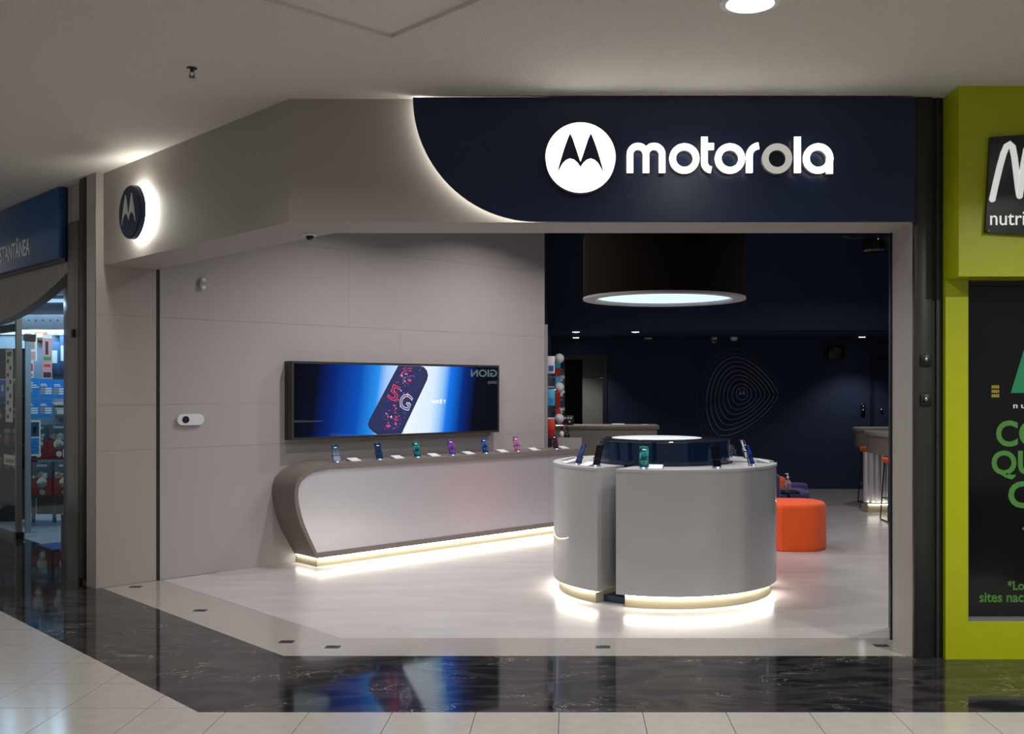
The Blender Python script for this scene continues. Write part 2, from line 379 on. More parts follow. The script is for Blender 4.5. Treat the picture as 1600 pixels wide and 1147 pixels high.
# ---- store walls
UEND = wl(851, 600)[0]
wlft = MB().box(.004, UEND, .004, .19, 0, INC).build('wall_left', 'joint', **WALLF); struct(wlft, 'linen textured beige side wall with the wide screen', 'wall')
zs_ = [0, 1.10, 1.47, 2.2, 2.94, INC]
for r_ in range(len(zs_)-1):
    us = [0, .49 if r_ % 2 == 0 else .49, 2.35 if r_ % 2 else 2.95, UEND]
    for a, b_ in zip(us[:-1], us[1:]):
        MB().box(a, b_-.0012, 0, .0045, zs_[r_]+.001, zs_[r_+1]-.0006).build('wall_panel', 'beige' if a == 0 else 'wall_in', wlft)
MB().box(0, .005, .0, .19, 0, CEIL).build('wall_panel', 'beige', wlft)
su, _ = wl(247, 700)
tr = MB().box(su-.014, su+.014, -.003, .004, 0, SOF).build('trim_4', 'black', **WALLF); struct(tr, 'black shutter guide slot in the beige side wall', 'trim')
wa = MB().box(-.44, -.29, 11.56, YBACK, 0, INC).build('wall_accessory', 'navy'); struct(wa, 'navy end of the side wall carrying the accessories', 'wall')
# back wall with a doorway
dxa, dxb = P(882, 0, YBACK)[0], P(942, 0, YBACK)[0]; dz = P(0, 562, YBACK)[2]
bw = MB().box(dxb, 5.6, YBACK, YBACK+.12, 0, LOWC).box(-.6, dxa, YBACK, YBACK+.12, 0, LOWC).box(dxa, dxb, YBACK, YBACK+.12, dz, LOWC).build('wall_back', 'navy')
struct(bw, 'navy rear wall of the store', 'wall')
wr = MB().box(5.6, 5.72, YB, YBACK+1.7, 0, INC).build('wall_right', 'navy'); struct(wr, 'navy right wall inside the store', 'wall')
wq = MB().box(2.14, 5.6, 6.62, 6.72, 0, INC).build('wall_partition', 'navy'); struct(wq, 'partition between store and green shop', 'wall')
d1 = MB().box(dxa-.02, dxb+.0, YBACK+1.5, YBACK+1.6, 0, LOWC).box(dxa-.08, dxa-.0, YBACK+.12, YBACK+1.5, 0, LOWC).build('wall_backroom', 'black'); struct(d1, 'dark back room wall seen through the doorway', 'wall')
dr = thing('door_1', 'pale grey door panel in the rear doorway', 'door', (P(910, 0, YBACK+.3)[0], YBACK+.25, 0)); dr['kind'] = 'structure'
wd = P(942, 0, YBACK+.3)[0]-P(910, 0, YBACK+.3)[0]
MB().box(0, wd, 0, .04, 0, 1.78).build('door_leaf', mat('door_grey', (.26, .26, .25), .6), dr); MB().box(0, wd, .004, .04, 1.784, LOWC-.01).build('transom', mat('door_grey_top', (.17, .17, .165), .6), dr)
df = MB().box(dxb, dxb+.07, YBACK-.012, YBACK, 0, dz+.07).box(dxa, dxb, YBACK-.012, YBACK, dz, dz+.07).build('trim_5', mat('navy_frame', (.014, .018, .034), .4)); struct(df, 'dark door frame round the rear doorway', 'trim')
rdx = P(1366, 0, YBACK)[0]
rd = thing('door_2', 'navy flush door at the right end of the rear wall', 'door', (rdx, YBACK, 0)); rd['kind'] = 'structure'
MB().box(0, .8, -.012, 0, 0, 2.05).build('door_leaf', 'navy', rd); MB().box(-.07, -.005, -.02, 0, 0, 2.12).box(-.005, .8, -.02, 0, 2.06, 2.12).build('door_frame', 'navy_frame', rd)
MB().sphere((.1, -.04, 1.27), .02).build('door_knob', 'chrome', rd)
# ---- shop front: beige fascia, jamb
xi = S1-YB
fa = MB().slab([(BX, YF), (2.058, YF), (2.058, YB), (xi, YB), ((S1-WC)/2, (S1+WC)/2), ((S0-WC)/2, (S0+WC)/2)], SOF, INC).build('wall_front', 'beige')
struct(fa, 'beige fascia box above the shop opening, turning a corner', 'wall')
jb = MB().box(2.058, 2.2, YF-.002, YB, 0, INC).build('wall_jamb', 'beige'); struct(jb, 'beige jamb at the right of the opening', 'wall')
tr = MB().box(2.046, 2.058, YB-.012, YB+.006, 0, SOF).build('trim_6', 'black'); struct(tr, 'black shutter guide on the right jamb', 'trim')
# dark steel post between the shops
px0, px1 = P(1427, 0, 5.97)[0], P(1474, 0, 5.97)[0]
po = thing('steel_post', 'dark grey steel post between the store and the green shop', 'post', (px0, 5.97, 0))
MB().box(0, .108, -.02, .02, 0, CEIL, .004).build('flange', 'charcoal', po); MB().box(.108, .135, .005, .03, 0, CEIL).build('web', 'black', po)
MB().box(.135, .150, -.01, .03, 0, CEIL).build('edge_strip', 'charcoal', po); MB().box(.150, px1-px0+.01, 0, .03, 0, CEIL).build('channel', 'black', po)
for py, lab in ((563, 'upper square shutter lock on the dark post'), (625, 'lower square shutter lock on the dark post')):
    c = P(1446, py, 5.95); t = thing('shutter_lock', lab, 'lock', (c[0], 5.949, c[2]))
    MB().box(-.032, .032, -.014, 0, -.034, .034, .004).build('plate', 'black', t); MB().lathe([(.011, 0), (.009, -.016), (.003, -.018)], (-.006, -.014, .004), 12, 'y').build('cylinder', 'chrome', t)
# floor locks in the threshold
for n_, (px, py, lab) in enumerate(((212, 917, 'floor lock plate beside the beige end wall'), (313, 954, 'floor lock plate in the middle of the diagonal threshold'), (448, 1003, 'dark floor lock plate just left of the threshold corner'),
        (520, 1011, 'blue-grey floor lock plate just right of the threshold corner'), (942, 1011, 'floor lock plate in front of the round counter'), (1377, 1009, 'black floor lock plate beside the right jamb'))):
    x, y = floorpt(px, py); t = thing('floor_lock', lab, 'floor lock', (x, y, 0), 0, 'shutter locks in the threshold')
    MB().box(-.045, .045, -.03, .03, 0, .002).build('plate', 'dark_metal', t); MB().box(-.02, .02, -.006, .006, .002, .003).build('slot', 'black', t)

# ================================================================== SIGNS
# navy sign panel with a swept left edge, standing off the fascia on a light strip
YP = 5.915
def pz(px, py, Y=YP): p = P(px, py, Y); return (p[0], p[2])
sp_ = thing('fascia_sign', 'navy fascia sign panel with a curved left edge and halo light', 'sign', (0, 0, 0))
crv = []
for i in range(25):
    a = PI+ (PI/2)*i/24
    crv.append(pz(838+193*math.cos(a), 152-194*math.sin(a)))
ztop = CEIL-.012; crv[0] = (crv[0][0], ztop)
out = crv+[pz(1430, 346), (pz(1430, 346)[0], ztop)]
MB().prism(out, YP, YP+.022).build('panel', 'navy_gloss', sp_)
# light strip behind the curved edge
mbx = MB()
ins = [(x+.045 if i < 12 else x+.03, z+.0) for i, (x, z) in enumerate(crv)]
cxm, czm = pz(838, 152); ins = [(x+(cxm-x)*.05, z+(czm-z)*.05) for x, z in crv]
mbx.stroke(ins, .012, YP+.03, YP+.05); mbx.build('light_strip', 'led_sign', sp_)
MB().box(pz(845, 0)[0], pz(1425, 0)[0], YP+.022, YF-.002, SOF+.03, CEIL-.03).build('backing', 'black', sp_)
# round logo sign on the panel
def Z(zx, zy, Y): return pz(620+zx/1.951, 130+zy/1.951, Y)
YL = 5.855
c_ = Z(560, 226, YL); rad = 106/1.951/F*YL
def bat_outline(cx, cz, s):     # double-peaked winged mark, s = half width
    def q(x, z): return (cx+x*s, cz+z*s)
    half = [(0, -.25), (.10, .03), (.22, .40), (.34, .76), (.46, 1.03), (.57, .78), (.71, .40), (.87, -.12), (.98, -.52), (1.03, -.76),
            (.91, -.52), (.79, -.31), (.63, -.16), (.46, -.10), (.29, -.15), (.13, -.29), (.03, -.44), (0, -.54)]
    return [q(x, z) for x, z in half], [q(-x, z) for x, z in half]
def bat_mesh(cx, cz, s, y0, y1):
    mb = MB()
    for h in bat_outline(cx, cz, s): mb.prism(h, y0, y1)
    return mb
lg = thing('logo_disc', 'round white lit sign with a dark winged mark on the navy panel', 'sign', (c_[0], YL, c_[1]))
MB().lathe([(rad, 0), (rad, .035)], (0, 0, 0), 64, 'y').build('face', 'disc_lit', lg)
MB().lathe([(rad+.003, .004), (rad+.003, .060)], (0, 0, 0), 64, 'y', cap=False).build('rim', 'rim_grey', lg)
bat_mesh(0, .03*rad, rad*.645, -.004, .002).build('winged_mark', 'navy_gloss', lg)
# letters
u_ = 1/1.951/F*YL
def letter(name, strokes, hw, m, lab):
    t = thing('sign_letter', lab, 'letter', (0, 0, 0), 0, 'lit letters of the shop name')
    f_ = MB(); s_ = MB()
    for pts, cl in strokes:
        wp = [Z(x, y, YL) for x, y in pts]; f_.stroke(wp, hw*u_, YL, YL+.012, cl); s_.stroke(wp, (hw-1.2)*u_, YL+.012, YL+.061, cl)
    f_.build('face', m, t); s_.build('side', 'rim_grey', t)
hw = 9.8; RO = 36
def circ(cx, cy, r=RO): return [(cx+r*math.cos(2*PI*i/40), cy-r*math.sin(2*PI*i/40)) for i in range(40)]
def ar(cx, cy, r, a0, a1, n=14): return [(cx+r*math.cos(math.radians(a0+(a1-a0)*i/n)), cy-r*math.sin(math.radians(a0+(a1-a0)*i/n))) for i in range(n+1)]
bl = 272
letter('m', [([(711, bl), (711, 216)]+ar(735.5, 216, 24.5, 180, 0)+[(760, bl)], False), ([(760, 222), (760, 216)]+ar(784.5, 216, 24.5, 180, 0)+[(809, bl)], False)], hw, 'letters_lit', 'lit letter m, first of the shop name')
letter('o', [(circ(877, 229), True)], hw, 'letters_lit', 'lit letter o following the m of the shop name')
letter('t', [([(938, 163), (938, 240)]+ar(962, 240, 24, 180, 262), False), ([(938, 192), (967, 192)], False)], hw, 'letters_lit', 'lit letter t of the shop name')
letter('o', [(circ(1016, 229), True)], hw, 'letters_lit', 'lit letter o between the t and the r')
letter('r', [([(1075, bl), (1075, 222)]+ar(1107, 222, 32, 180, 96), False)], hw, 'letters_lit', 'lit letter r of the shop name')
letter('o', [(circ(1160, 229), True)], hw, 'letter_dim', 'dimmer letter o between the r and the l')
letter('l', [([(1222, 163), (1222, 272)], False)], hw, 'letters_lit', 'tall lit letter l of the shop name')
letter('a', [(circ(1285, 229), True), ([(1320, 229), (1320, 275)], False)], hw, 'letters_lit', 'lit letter a, last of the shop name')
# round halo sign on the diagonal fascia
dd = .10
v0, z0 = dl(201.5, 331, dd); 
rv = (z0-dl(201.5, 373, dd)[1])
hs = thing('halo_sign', 'round navy halo-lit sign with a white winged mark on the diagonal fascia', 'sign', (BX+v0/R2, BY-v0/R2, z0), -PI/4)
MB().lathe([(rv-.008, -dd), (rv, -dd+.008), (rv, -dd+.045), (rv-.01, -dd+.05)], (0, 0, 0), 56, 'y').build('disc', 'navy_gloss', hs)
bat_mesh(0, .03*rv, rv*.62, -dd-.006, -dd+.002).build('winged_mark', 'white_plastic', hs)
MB().lathe([(rv-.025, -dd+.052), (rv-.025, -.012)], (0, 0, 0), 48, 'y', cap=False).build('light_ring', 'led_halo', hs)
MB().lathe([(.06, -dd+.05), (.06, 0)], (0, 0, 0), 16, 'y').build('spacer', 'black', hs)

# ================================================================== CEILING FITTINGS
def downlight(x, y, lab, k=1.0):
    t = thing('downlight', lab, 'ceiling lamp', (x, y, CEIL), 0, 'round downlights in the mall ceiling')
    MB().lathe([(.135, 0), (.135, -.008), (.108, -.014), (.104, -.003), (.104, .0)], (0, 0, 0), 40).build('ring', 'white_plastic', t)
    MB().lathe([(.104, -.004), (.06, -.006), (.001, -.006)], (0, 0, 0), 32).build('diffuser', 'lamp_lit', t)
    L = bpy.data.lights.new('downlight', 'AREA'); L.shape = 'DISK'; L.size = .2; L.energy = MALL_LAMP*k; L.color = (1, .95, .87); L.spread = math.radians(150)
    lo = bpy.data.objects.new('downlight_beam', L); COL.objects.link(lo); lo.parent = t; lo.location = (0, 0, -.02)
vx, vy, _ = P(1172, 2, (CEIL-H)*F/606)
downlight(vx, vy, 'bright round downlight in the ceiling above the lit shop name')
for (x, y, lab) in ((vx-2.52, vy-.22, 'round ceiling downlight left of the dropped panel'), (vx+2.5, vy-.9, 'round ceiling downlight before the green shop'), (vx-5.2, 6.6, 'round ceiling downlight before the toy shop'),
        (vx, 1.6, 'round ceiling downlight straight above the walkway'), (vx-2.9, .9, 'round ceiling downlight above the walkway at left'), (vx+2.6, 1.4, 'round ceiling downlight above the walkway at right')):
    downlight(x, y, lab, 4.2 if 'green' in lab else .45 if 'toy' in lab else .9)
x, y, _ = P(300, 106, (CEIL-H)*F/502)
sk = thing('sprinkler', 'small brass fire sprinkler hanging from the mall ceiling', 'sprinkler', (x, y, CEIL))
MB().lathe([(.028, 0), (.026, -.006), (.010, -.008), (.010, -.022)], (0, 0, 0), 16).build('cup', 'dark_metal', sk)
MB().tube([(.010, 0, -.02), (.014, 0, -.035), (.003, 0, -.05)], .003).tube([(-.010, 0, -.02), (-.014, 0, -.035), (-.003, 0, -.05)], .003).build('frame', 'dark_metal', sk)
MB().lathe([(.018, -.052), (.018, -.049)], (0, 0, 0), 12).build('deflector', 'dark_metal', sk)
# soffit camera dome
v, _z = 0, 0
sd = thing('dome_camera', 'small white dome camera under the corner of the fascia', 'camera', (P(489, 0, 6.5)[0], 6.42, SOF))
MB().lathe([(.045, 0), (.045, -.012), (.03, -.016)], (0, 0, 0), 20).build('base', 'white_plastic', sd); MB().sphere((0, 0, -.018), .026).build('dome', 'black_gloss', sd)

# ================================================================== PENDANT DRUM LAMP
DC = (.765, 8.12)
dzb = H+140*DC[1]/F; DRr = 126/F*DC[1]
dm = thing('drum_pendant', 'huge black fabric drum pendant with a glowing diffuser above the round counter', 'pendant lamp', (DC[0], DC[1], dzb))
MB().lathe([(DRr, 0), (DRr, .50), (DRr-.02, .53), (DRr-.03, .53)], (0, 0, 0), 80, cap=False).build('shade', 'drum_cloth', dm)
MB().lathe([(DRr-.03, .525), (.01, .525)], (0, 0, 0), 80, cap=False).build('top_cap', 'drum_cloth', dm)
MB().lathe([(DRr+.002, .012), (DRr+.002, -.006), (DRr*.845, -.006), (DRr*.845, .03)], (0, 0, 0), 80, cap=False).build('rim', 'rim_grey', dm)
mt = mat('diffuser_lit', (.5, .5, .5), .6, emit=(.62, .83, .93), es=.95)
MB().lathe([(DRr*.845, .015), (.01, .015)], (0, 0, 0), 64, cap=False).build('diffuser', 'diffuser_lit', dm)
for a in (0, 2.1, 4.2): MB().tube([(.4*math.cos(a), .4*math.sin(a), .52), (.4*math.cos(a), .4*math.sin(a), INC-dzb)], .004).build('cable', 'black', dm)
L = bpy.data.lights.new('drum', 'AREA'); L.shape = 'DISK'; L.size = 2*DRr*.82; L.energy = 17; L.color = (.86, .95, 1); lo = bpy.data.objects.new('drum_beam', L); COL.objects.link(lo); lo.parent = dm; lo.location = (0, 0, -.01)
# store ceiling spots (high ceiling, hidden by the fascia)
for i, (x, y, e_) in enumerate(((-1.2, 8.5, 1.25), (-.2, 9.9, 1.2), (1.2, 11.0, .8), (3.0, 9.0, .8), (3.6, 11.6, .7), (-.9, 7.2, .9), (2.9, 7.3, .8))):
    t = thing('ceiling_spot', 'black cylinder spot high under the store ceiling, '+['before the wide screen', 'above the far half of the wall counter', 'above the poufs', 'right of the drum pendant', 'above the bar tables', 'just inside the corner of the opening', 'just inside the right jamb'][i], 'spotlight', (x, y, INC), 0, 'spots high under the store ceiling')
    MB().lathe([(.05, 0), (.05, -.14), (.042, -.14), (.04, -.12)], (0, 0, 0), 20).build('body', 'black', t); MB().lathe([(.04, -.125), (.001, -.125)], (0, 0, 0), 16).build('lens', 'spot_lit', t)
    L = bpy.data.lights.new('spot', 'AREA'); L.shape = 'DISK'; L.size = .12; L.energy = STORE_LAMP*e_; L.color = (1, .93, .92); L.spread = math.radians(140); lo = bpy.data.objects.new('spot_beam', L); COL.objects.link(lo); lo.parent = t; lo.location = (0, 0, -.145)
# projector-like black speaker/spot at the top right of the opening
c = P(1368, 383, 9.0)
t = thing('black_projector', 'black cylindrical fitting hanging high at the right of the opening', 'spotlight', c)
MB().lathe([(.115, .055), (.12, .03), (.12, -.05), (.105, -.065)], (0, 0, 0), 28).build('body', 'black_gloss', t); MB().box(-.02, .02, -.02, .02, .05, INC-c[2]).build('stem', 'black', t); MB().tube([(-.3, 0, .08), (-.2, 0, .06), (-.1, 0, .07)], .008).build('cable', 'black', t)
# rear ceiling downlights and detectors
for (px, py, lab) in ((900, 518, 'rear ceiling downlight at far left, nearer one'), (900, 527, 'rear ceiling downlight at far left, farther one'), (993, 518, 'rear ceiling downlight left of the dome detectors'), (1347, 526, 'rear ceiling downlight at the right above the bar tables')):
    Y = (LOWC-H)*F/(608-py); c = P(px, py, Y)
    t = thing('rear_downlight', lab, 'ceiling lamp', (c[0], c[1], LOWC), 0, 'downlights in the low rear ceiling')
    MB().lathe([(.075, 0), (.075, -.006), (.055, -.008)], (0, 0, 0), 24).build('ring', 'black', t); MB().lathe([(.05, -.008), (.03, -.013), (.001, -.014)], (0, 0, 0), 20).build('lens', 'spot_lit', t)
    L = bpy.data.lights.new('rear', 'SPOT'); L.energy = 36; L.spot_size = math.radians(110); L.spot_blend = .6; L.shadow_soft_size = .05; L.color = (1, .95, .9); lo = bpy.data.objects.new('rear_beam', L); COL.objects.link(lo); lo.parent = t; lo.location = (0, 0, -.04)
for (px, py, k_, lab) in ((1013, 531, 0, 'flat white smoke detector on the rear ceiling'), (1116, 533, 1, 'white bullet camera under the rear ceiling'), (1147, 527, 2, 'white domed detector on the rear ceiling')):
    Y = min((LOWC-H)*F/(608-py)+.0, 15.6); c = P(px, py, Y); t = thing(['smoke_detector', 'ceiling_camera', 'dome_detector'][k_], lab, ['detector', 'camera', 'detector'][k_], (c[0], c[1], LOWC))
    if k_ == 0: MB().lathe([(.05, 0), (.065, -.01), (.05, -.03), (.001, -.032)], (0, 0, 0), 20).build('body', 'white_plastic', t)
    if k_ == 2: MB().lathe([(.06, 0), (.06, -.025), (.04, -.05), (.001, -.056)], (0, 0, 0), 20).build('body', 'white_plastic', t)
    if k_ == 1: MB().lathe([(.045, 0), (.045, -.03)], (0, 0, 0), 16).build('base', 'white_plastic', t); MB().sphere((0, 0, -.055), .038).build('ball', 'grey_plastic', t); MB().lathe([(.016, -.04), (.014, -.036)], (0, 0, -.058), 12, 'y').build('lens', 'black_gloss', t)

# ================================================================== REAR WALL THINGS
Yw = YBACK-.006
art = thing('wall_art', 'rings of thin pale contour lines around a small winged mark on the navy rear wall', 'wall art', (0, 0, 0))
loops = [(535, 605, 65, 70, 0), ]
def A(zx, zy): p = P(1080+zx/7.644, 540+zy/7.644, Yw); return (p[0], Yw, p[2])
# left, top, right, bottom extremes of each ring as drawn (in the print's own grid)
rings = [(538, 505, 675, 648, 607, 607), (490, 458, 725, 703, 590, 570), (437, 402, 780, 765, 578, 545), (383, 352, 832, 824, 572, 510), (333, 298, 885, 886, 555, 475), (285, 245, 937, 948, 548, 440), (232, 192, 990, 1010, 535, 405), (183, 140, 1037, 1076, 530, 370), (127, 88, 1085, 1138, 520, 335), (72, 40, 1130, 1196, 505, 300)]
for k_, (l, t_, r, b_, tx, bx) in enumerate(rings):
    ry = 577+k_*1.5; ly = 577+k_*16
    s = min(1, k_/4.0)         # straighter sides towards the tip for the outer rings
    pts = []
    def qb(p, c1, p2, n=12):
        for i in range(n):
            tt = i/n; pts.append(((1-tt)**2*p[0]+2*tt*(1-tt)*c1[0]+tt*tt*p2[0], (1-tt)**2*p[1]+2*tt*(1-tt)*c1[1]+tt*tt*p2[1]))
    def cb(p, c1, c2, p2, n=14):
        for i in range(n):
            tt = i/n; a = (1-tt)**3; b1 = 3*tt*(1-tt)**2; b2 = 3*tt*tt*(1-tt); b3 = tt**3
            pts.append((a*p[0]+b1*c1[0]+b2*c2[0]+b3*p2[0], a*p[1]+b1*c1[1]+b2*c2[1]+b3*p2[1]))
    kk = .55
    kr = .55-.33*s
    cb((tx, t_), (tx+(r-tx)*(.55-.12*s), t_), (r, ry-(ry-t_)*kr), (r, ry))
    cb((r, ry), (r, ry+(b_-ry)*kr), (bx+(r-bx)*(.55-.12*s), b_), (bx, b_))
    cb((bx, b_), (bx-(bx-l)*kk, b_), (l, ly+(b_-ly)*kk), (l, ly))
    cb((l, ly), (l, ly-(ly-t_)*kk), (tx-(tx-l)*kk, t_), (tx, t_))
    MB().tube([A(*p) for p in pts], .0030 if k_ < 8 else .0022, 6, True).build('contour_line', 'art_line' if k_ < 8 else 'navy_line' if 'navy_line' in MATS else mat('navy_line', (.14, .17, .23), .5), art)
mc = A(607, 577); bat_mesh(mc[0], mc[2], .058, Yw-.006, Yw+.004).build('winged_mark', 'art_mark', art)
c = P(1304, 551, YBACK); t = thing('wall_speaker', 'black rounded square speaker high on the rear wall', 'speaker', (c[0], YBACK, c[2]))
MB().box(-.135, .135, -.09, 0, -.11, .11, .03).build('cabinet', 'black', t); MB().box(-.105, .105, -.098, -.088, -.085, .085, .02).build('grille', 'charcoal', t)
c = P(1348, 640, YBACK); t = thing('wall_intercom', 'slim black intercom with two lit dots on the rear wall', 'intercom', (c[0], YBACK, c[2]))
MB().box(-.035, .035, -.03, 0, -.09, .09, .01).build('body', 'black_gloss', t); MB().lathe([(.012, -.033), (.012, -.03)], (0, 0, .055), 12, 'y').build('button', 'white_plastic', t); MB().lathe([(.012, -.033), (.012, -.03)], (0, 0, -.0), 12, 'y').build('button', 'white_plastic', t)
# reception desk
YD = 14.0
x0, x1 = -.27, P(1030, 0, YD)[0]; zt = P(0, 665, YD)[2]
ds = thing('reception_desk', 'grey-brown wood reception desk before the rear wall', 'desk', (x0, YD, 0))
MB().box(0, x1-x0, -.03, .6, zt-.05, zt, .004).build('desk_top', 'desk_wood', ds); MB().box(.02, x1-x0-.03, 0, .04, 0, zt-.05).build('front_panel', 'wood_light', ds)
MB().box(x1-x0-.07, x1-x0-.03, .04, .55, 0, zt-.05).build('side_panel', 'wood_light', ds)
t = thing('router', 'flat white box lying on the reception desk', 'box', (P(966, 0, YD+.1)[0], YD+.12, zt)); MB().box(-.09, .09, -.06, .06, 0, .022, .008).build('case', 'white_plastic', t); MB().box(-.07, .07, -.0605, -.058, .006, .012).build('grille', 'grey_plastic', t)
t = thing('paper_tray', 'thin pale tray at the right of the reception desk', 'tray', (P(1008, 0, YD+.1)[0], YD+.1, zt)); MB().box(-.05, .05, -.05, .05, 0, .008).build('tray', 'grey_plastic', t); MB().box(-.046, .046, -.046, .046, .008, .011).build('paper', 'white_paper', t)
t = thing('card_terminal', 'small dark device with white keys at the left end of the reception desk', 'device', (P(890, 0, YD+.2)[0], YD+.2, zt))
MB().box(-.10, .06, -.03, .03, 0, .13, .01).build('case', 'black', t)
for dx, dz_ in ((-.06, .10), (-.02, .10), (.02, .10), (.0, .05)): MB().box(dx-.012, dx+.012, -.034, -.029, dz_-.012, dz_+.012).build('key', 'white_paper', t)

# ---- accessories hanging on the navy wall end
def acc(px, py, Y): return P(px, py, Y)
XW = -.29
ra = thing('hook_rail', 'pale vertical hook rail beside the accessory wall', 'rail', (XW, 11.62, 0))
MB().box(0, .035, 0, .03, .84, 2.35).build('rail', 'grey_plastic', ra); MB().box(-.005, .002, -.06, 0, .84, 2.32).build('edge_profile', 'navy', ra)
for (py, m_, h_, lab, cat) in ((570, 'white_paper', 27, 'white blister pack hanging on the accessory wall', 'package'), (621, 'cyan_card', 26, 'light blue box hanging on the accessory wall', 'package'), (670, 'red_card', 30, 'red box hanging low on the accessory wall', 'package')):
    Y = 11.85; c = P(861, py, Y); hh = h_*Y/F/2
    t = thing('hanging_package', lab, cat, (c[0], Y, c[2]), 0, 'packages on the accessory wall')
    MB().box(-.045, .045, 0, .05, -hh, hh, .006).build('box', m_, t); MB().box(-.03, .03, -.002, 0, -hh*.75, -hh*.1).build('print', {'white_paper': 'ink_blue', 'cyan_card': 'poster_blue', 'red_card': 'red'}[m_], t)
    MB().tube([(-.045-(c[0]-.045-XW) if False else XW-c[0], .03, hh-.01), (.05, .03, hh-.01)], .004).build('hook', 'chrome', t)
for k_, py in enumerate((570, 582, 594, 618, 630, 645)):
    Y = 12.5; c = P(872, py, Y); t = thing('accessory_card', ['blue accessory card, topmost of the column on the accessory wall', 'red accessory card, second from the top of the column', 'blue accessory card, third from the top of the column', 'red accessory card, fourth from the top of the column', 'red accessory card, second lowest of the column', 'red accessory card, lowest of the column'][k_], 'package', (c[0], Y, c[2]), 0, 'cards on the accessory wall')
    MB().box(-.03, .03, 0, .02, -.05, .05).build('card', 'cyan_card' if k_ in (0, 2) else 'red_card', t); MB().tube([(XW-c[0], .01, .04), (.05, .01, .04)], .004).build('hook', 'chrome', t)
for k_, py in enumerate((590, 613, 640)):
    Y = 12.6; c = P(878, py, Y); t = thing('price_tag', ['upper', 'middle', 'lower'][k_]+' white price tag sticking out of the accessory wall', 'tag', (c[0], Y, c[2]), 0, 'price tags on the accessory wall')
    MB().box(-.04, .035, 0, .01, -.012, .025).build('tag', 'white_plastic', t); MB().box(-.02, .01, 0, .012, -.05, -.012).build('flag', 'white_paper', t); MB().tube([(XW-c[0], .006, 0), (.04, .006, 0)], .004).build('hook', 'chrome', t)
for k_, py in enumerate((560, 605, 654)):
    Y = 12.3; c = P(874, py, Y); r_ = 7.6/F*Y
    t = thing('ball_display', ['top', 'middle', 'bottom'][k_]+' white ball display head on the accessory wall', 'display head', (c[0], Y, c[2]), 0, 'white ball heads on the accessory wall')
    MB().sphere((0, 0, 0), r_, 20).build('ball', 'white_plastic', t); MB().tube([(XW-c[0], 0, 0), (-r_*.8, 0, 0)], .012).build('arm', 'white_plastic', t)
Y = 12.15; c = P(882, 676, Y); t = thing('headphones', 'black and white headphones hanging at the foot of the accessory wall', 'headphones', (c[0], Y, c[2]))
MB().tube([(-.035+.0, 0, -.03)]+[(.04*math.cos(a), 0, .02+.06*math.sin(a)) for a in [PI-PI*i/10 for i in range(11)]]+[(.04, 0, -.03)], .009).build('headband', 'black', t)
MB().sphere((-.035, 0, -.02), .03, 14, 1.4).build('ear_cup', 'white_plastic', t); MB().sphere((.03, 0, -.045), .035, 14, 1.3).build('ear_cup', 'black', t); MB().box(-.012, .012, -.03, .01, .06, .10).build('hanger', 'pink_headphone', t); MB().tube([(XW-c[0], 0, .085), (.0, 0, .085)], .006).build('hook', 'chrome', t)

# ================================================================== LEFT WALL THINGS
# motion sensor and siren
u, z = wl(315, 443); t = thing('motion_sensor', 'white motion sensor high on the beige side wall', 'sensor', (AX+u/R2, AY+u/R2, z), PI/4)
MB().box(-.022, .022, -.045, 0, -.05, .045, .012).build('case', 'white_plastic', t); MB().box(-.014, .014, -.048, -.044, -.02, .015).build('lens', 'grey_plastic', t)
u, z = wl(296, 655.5); t = thing('alarm_keypad', 'white rounded alarm unit with a round dark display on the side wall', 'alarm', (AX+u/R2, AY+u/R2, z), PI/4)
MB().prism(arc(-.07, 0, .047, 90, 270, 10)+arc(.07, 0, .047, -90, 90, 10), -.03, 0).build('case', 'white_plastic', t); MB().lathe([(.03, -.033), (.031, -.029)], (-.045, 0, 0), 24, 'y').build('display', mat('blue_lens', (.02, .025, .06), .15), t)
# wide double screen
SD = .13
ul, zlt = wl(456, 565.5, SD); _, zlb = wl(456, 688.5, SD); ur, zrt = wl(780, 570, SD); _, zrb = wl(780, 675, SD)
zt_, zb_ = (zlt+zrt)/2, (zlb+zrb)/2
L_ = ur-ul; Hs = zt_-zb_
tv = thing('video_wall', 'wide black-framed double screen showing a phone advert on the side wall', 'screen', (AX+ul/R2, AY+ul/R2, zb_), PI/4)
fw = .022
MB().box(0, L_, -SD, 0, 0, fw).box(0, L_, -SD, 0, Hs-fw, Hs).box(0, fw*1.0, -SD, 0, fw, Hs-fw).box(L_-fw, L_, -SD, 0, fw, Hs-fw).build('frame', 'charcoal', tv)
def sx(px): return wl(px, 600, SD)[0]-ul
def szz(px, py): return wl(px, py, SD)[1]-zb_
xs_ = lambda px: (sx(px)-sx(459))/(sx(776)-sx(459))
st = [(xs_(459), (0.0005, .001, .003, 1)), (xs_(492), (.001, .003, .012, 1)), (xs_(520), (.001, .018, .17, 1)), (xs_(560), (.002, .075, .46, 1)), (xs_(588), (.02, .28, .85, 1)), (xs_(600), (.36, .58, .98, 1)), (xs_(640), (.86, .94, 1.0, 1)),
      (xs_(676), (.70, .84, 1.0, 1)), (xs_(690), (.30, .58, .95, 1)), (xs_(700), (.005, .19, .85, 1)), (xs_(722), (.001, .022, .18, 1)), (xs_(742), (.001, .002, .008, 1)), (xs_(776), (.001, .002, .003, 1))]
screen_mat('screen_picture', st, sx(459)-.14*Hs/2, sx(776)-.14*Hs/2, 1.0, .015)
mid = sx(630.5)
MB().box(fw, mid-.002, -SD+.006, -.02, fw, Hs-fw).build('screen_tile', 'screen_picture', tv); MB().box(mid+.002, L_-fw, -SD+.006, -.02, fw, Hs-fw).build('screen_tile', 'screen_picture', tv)
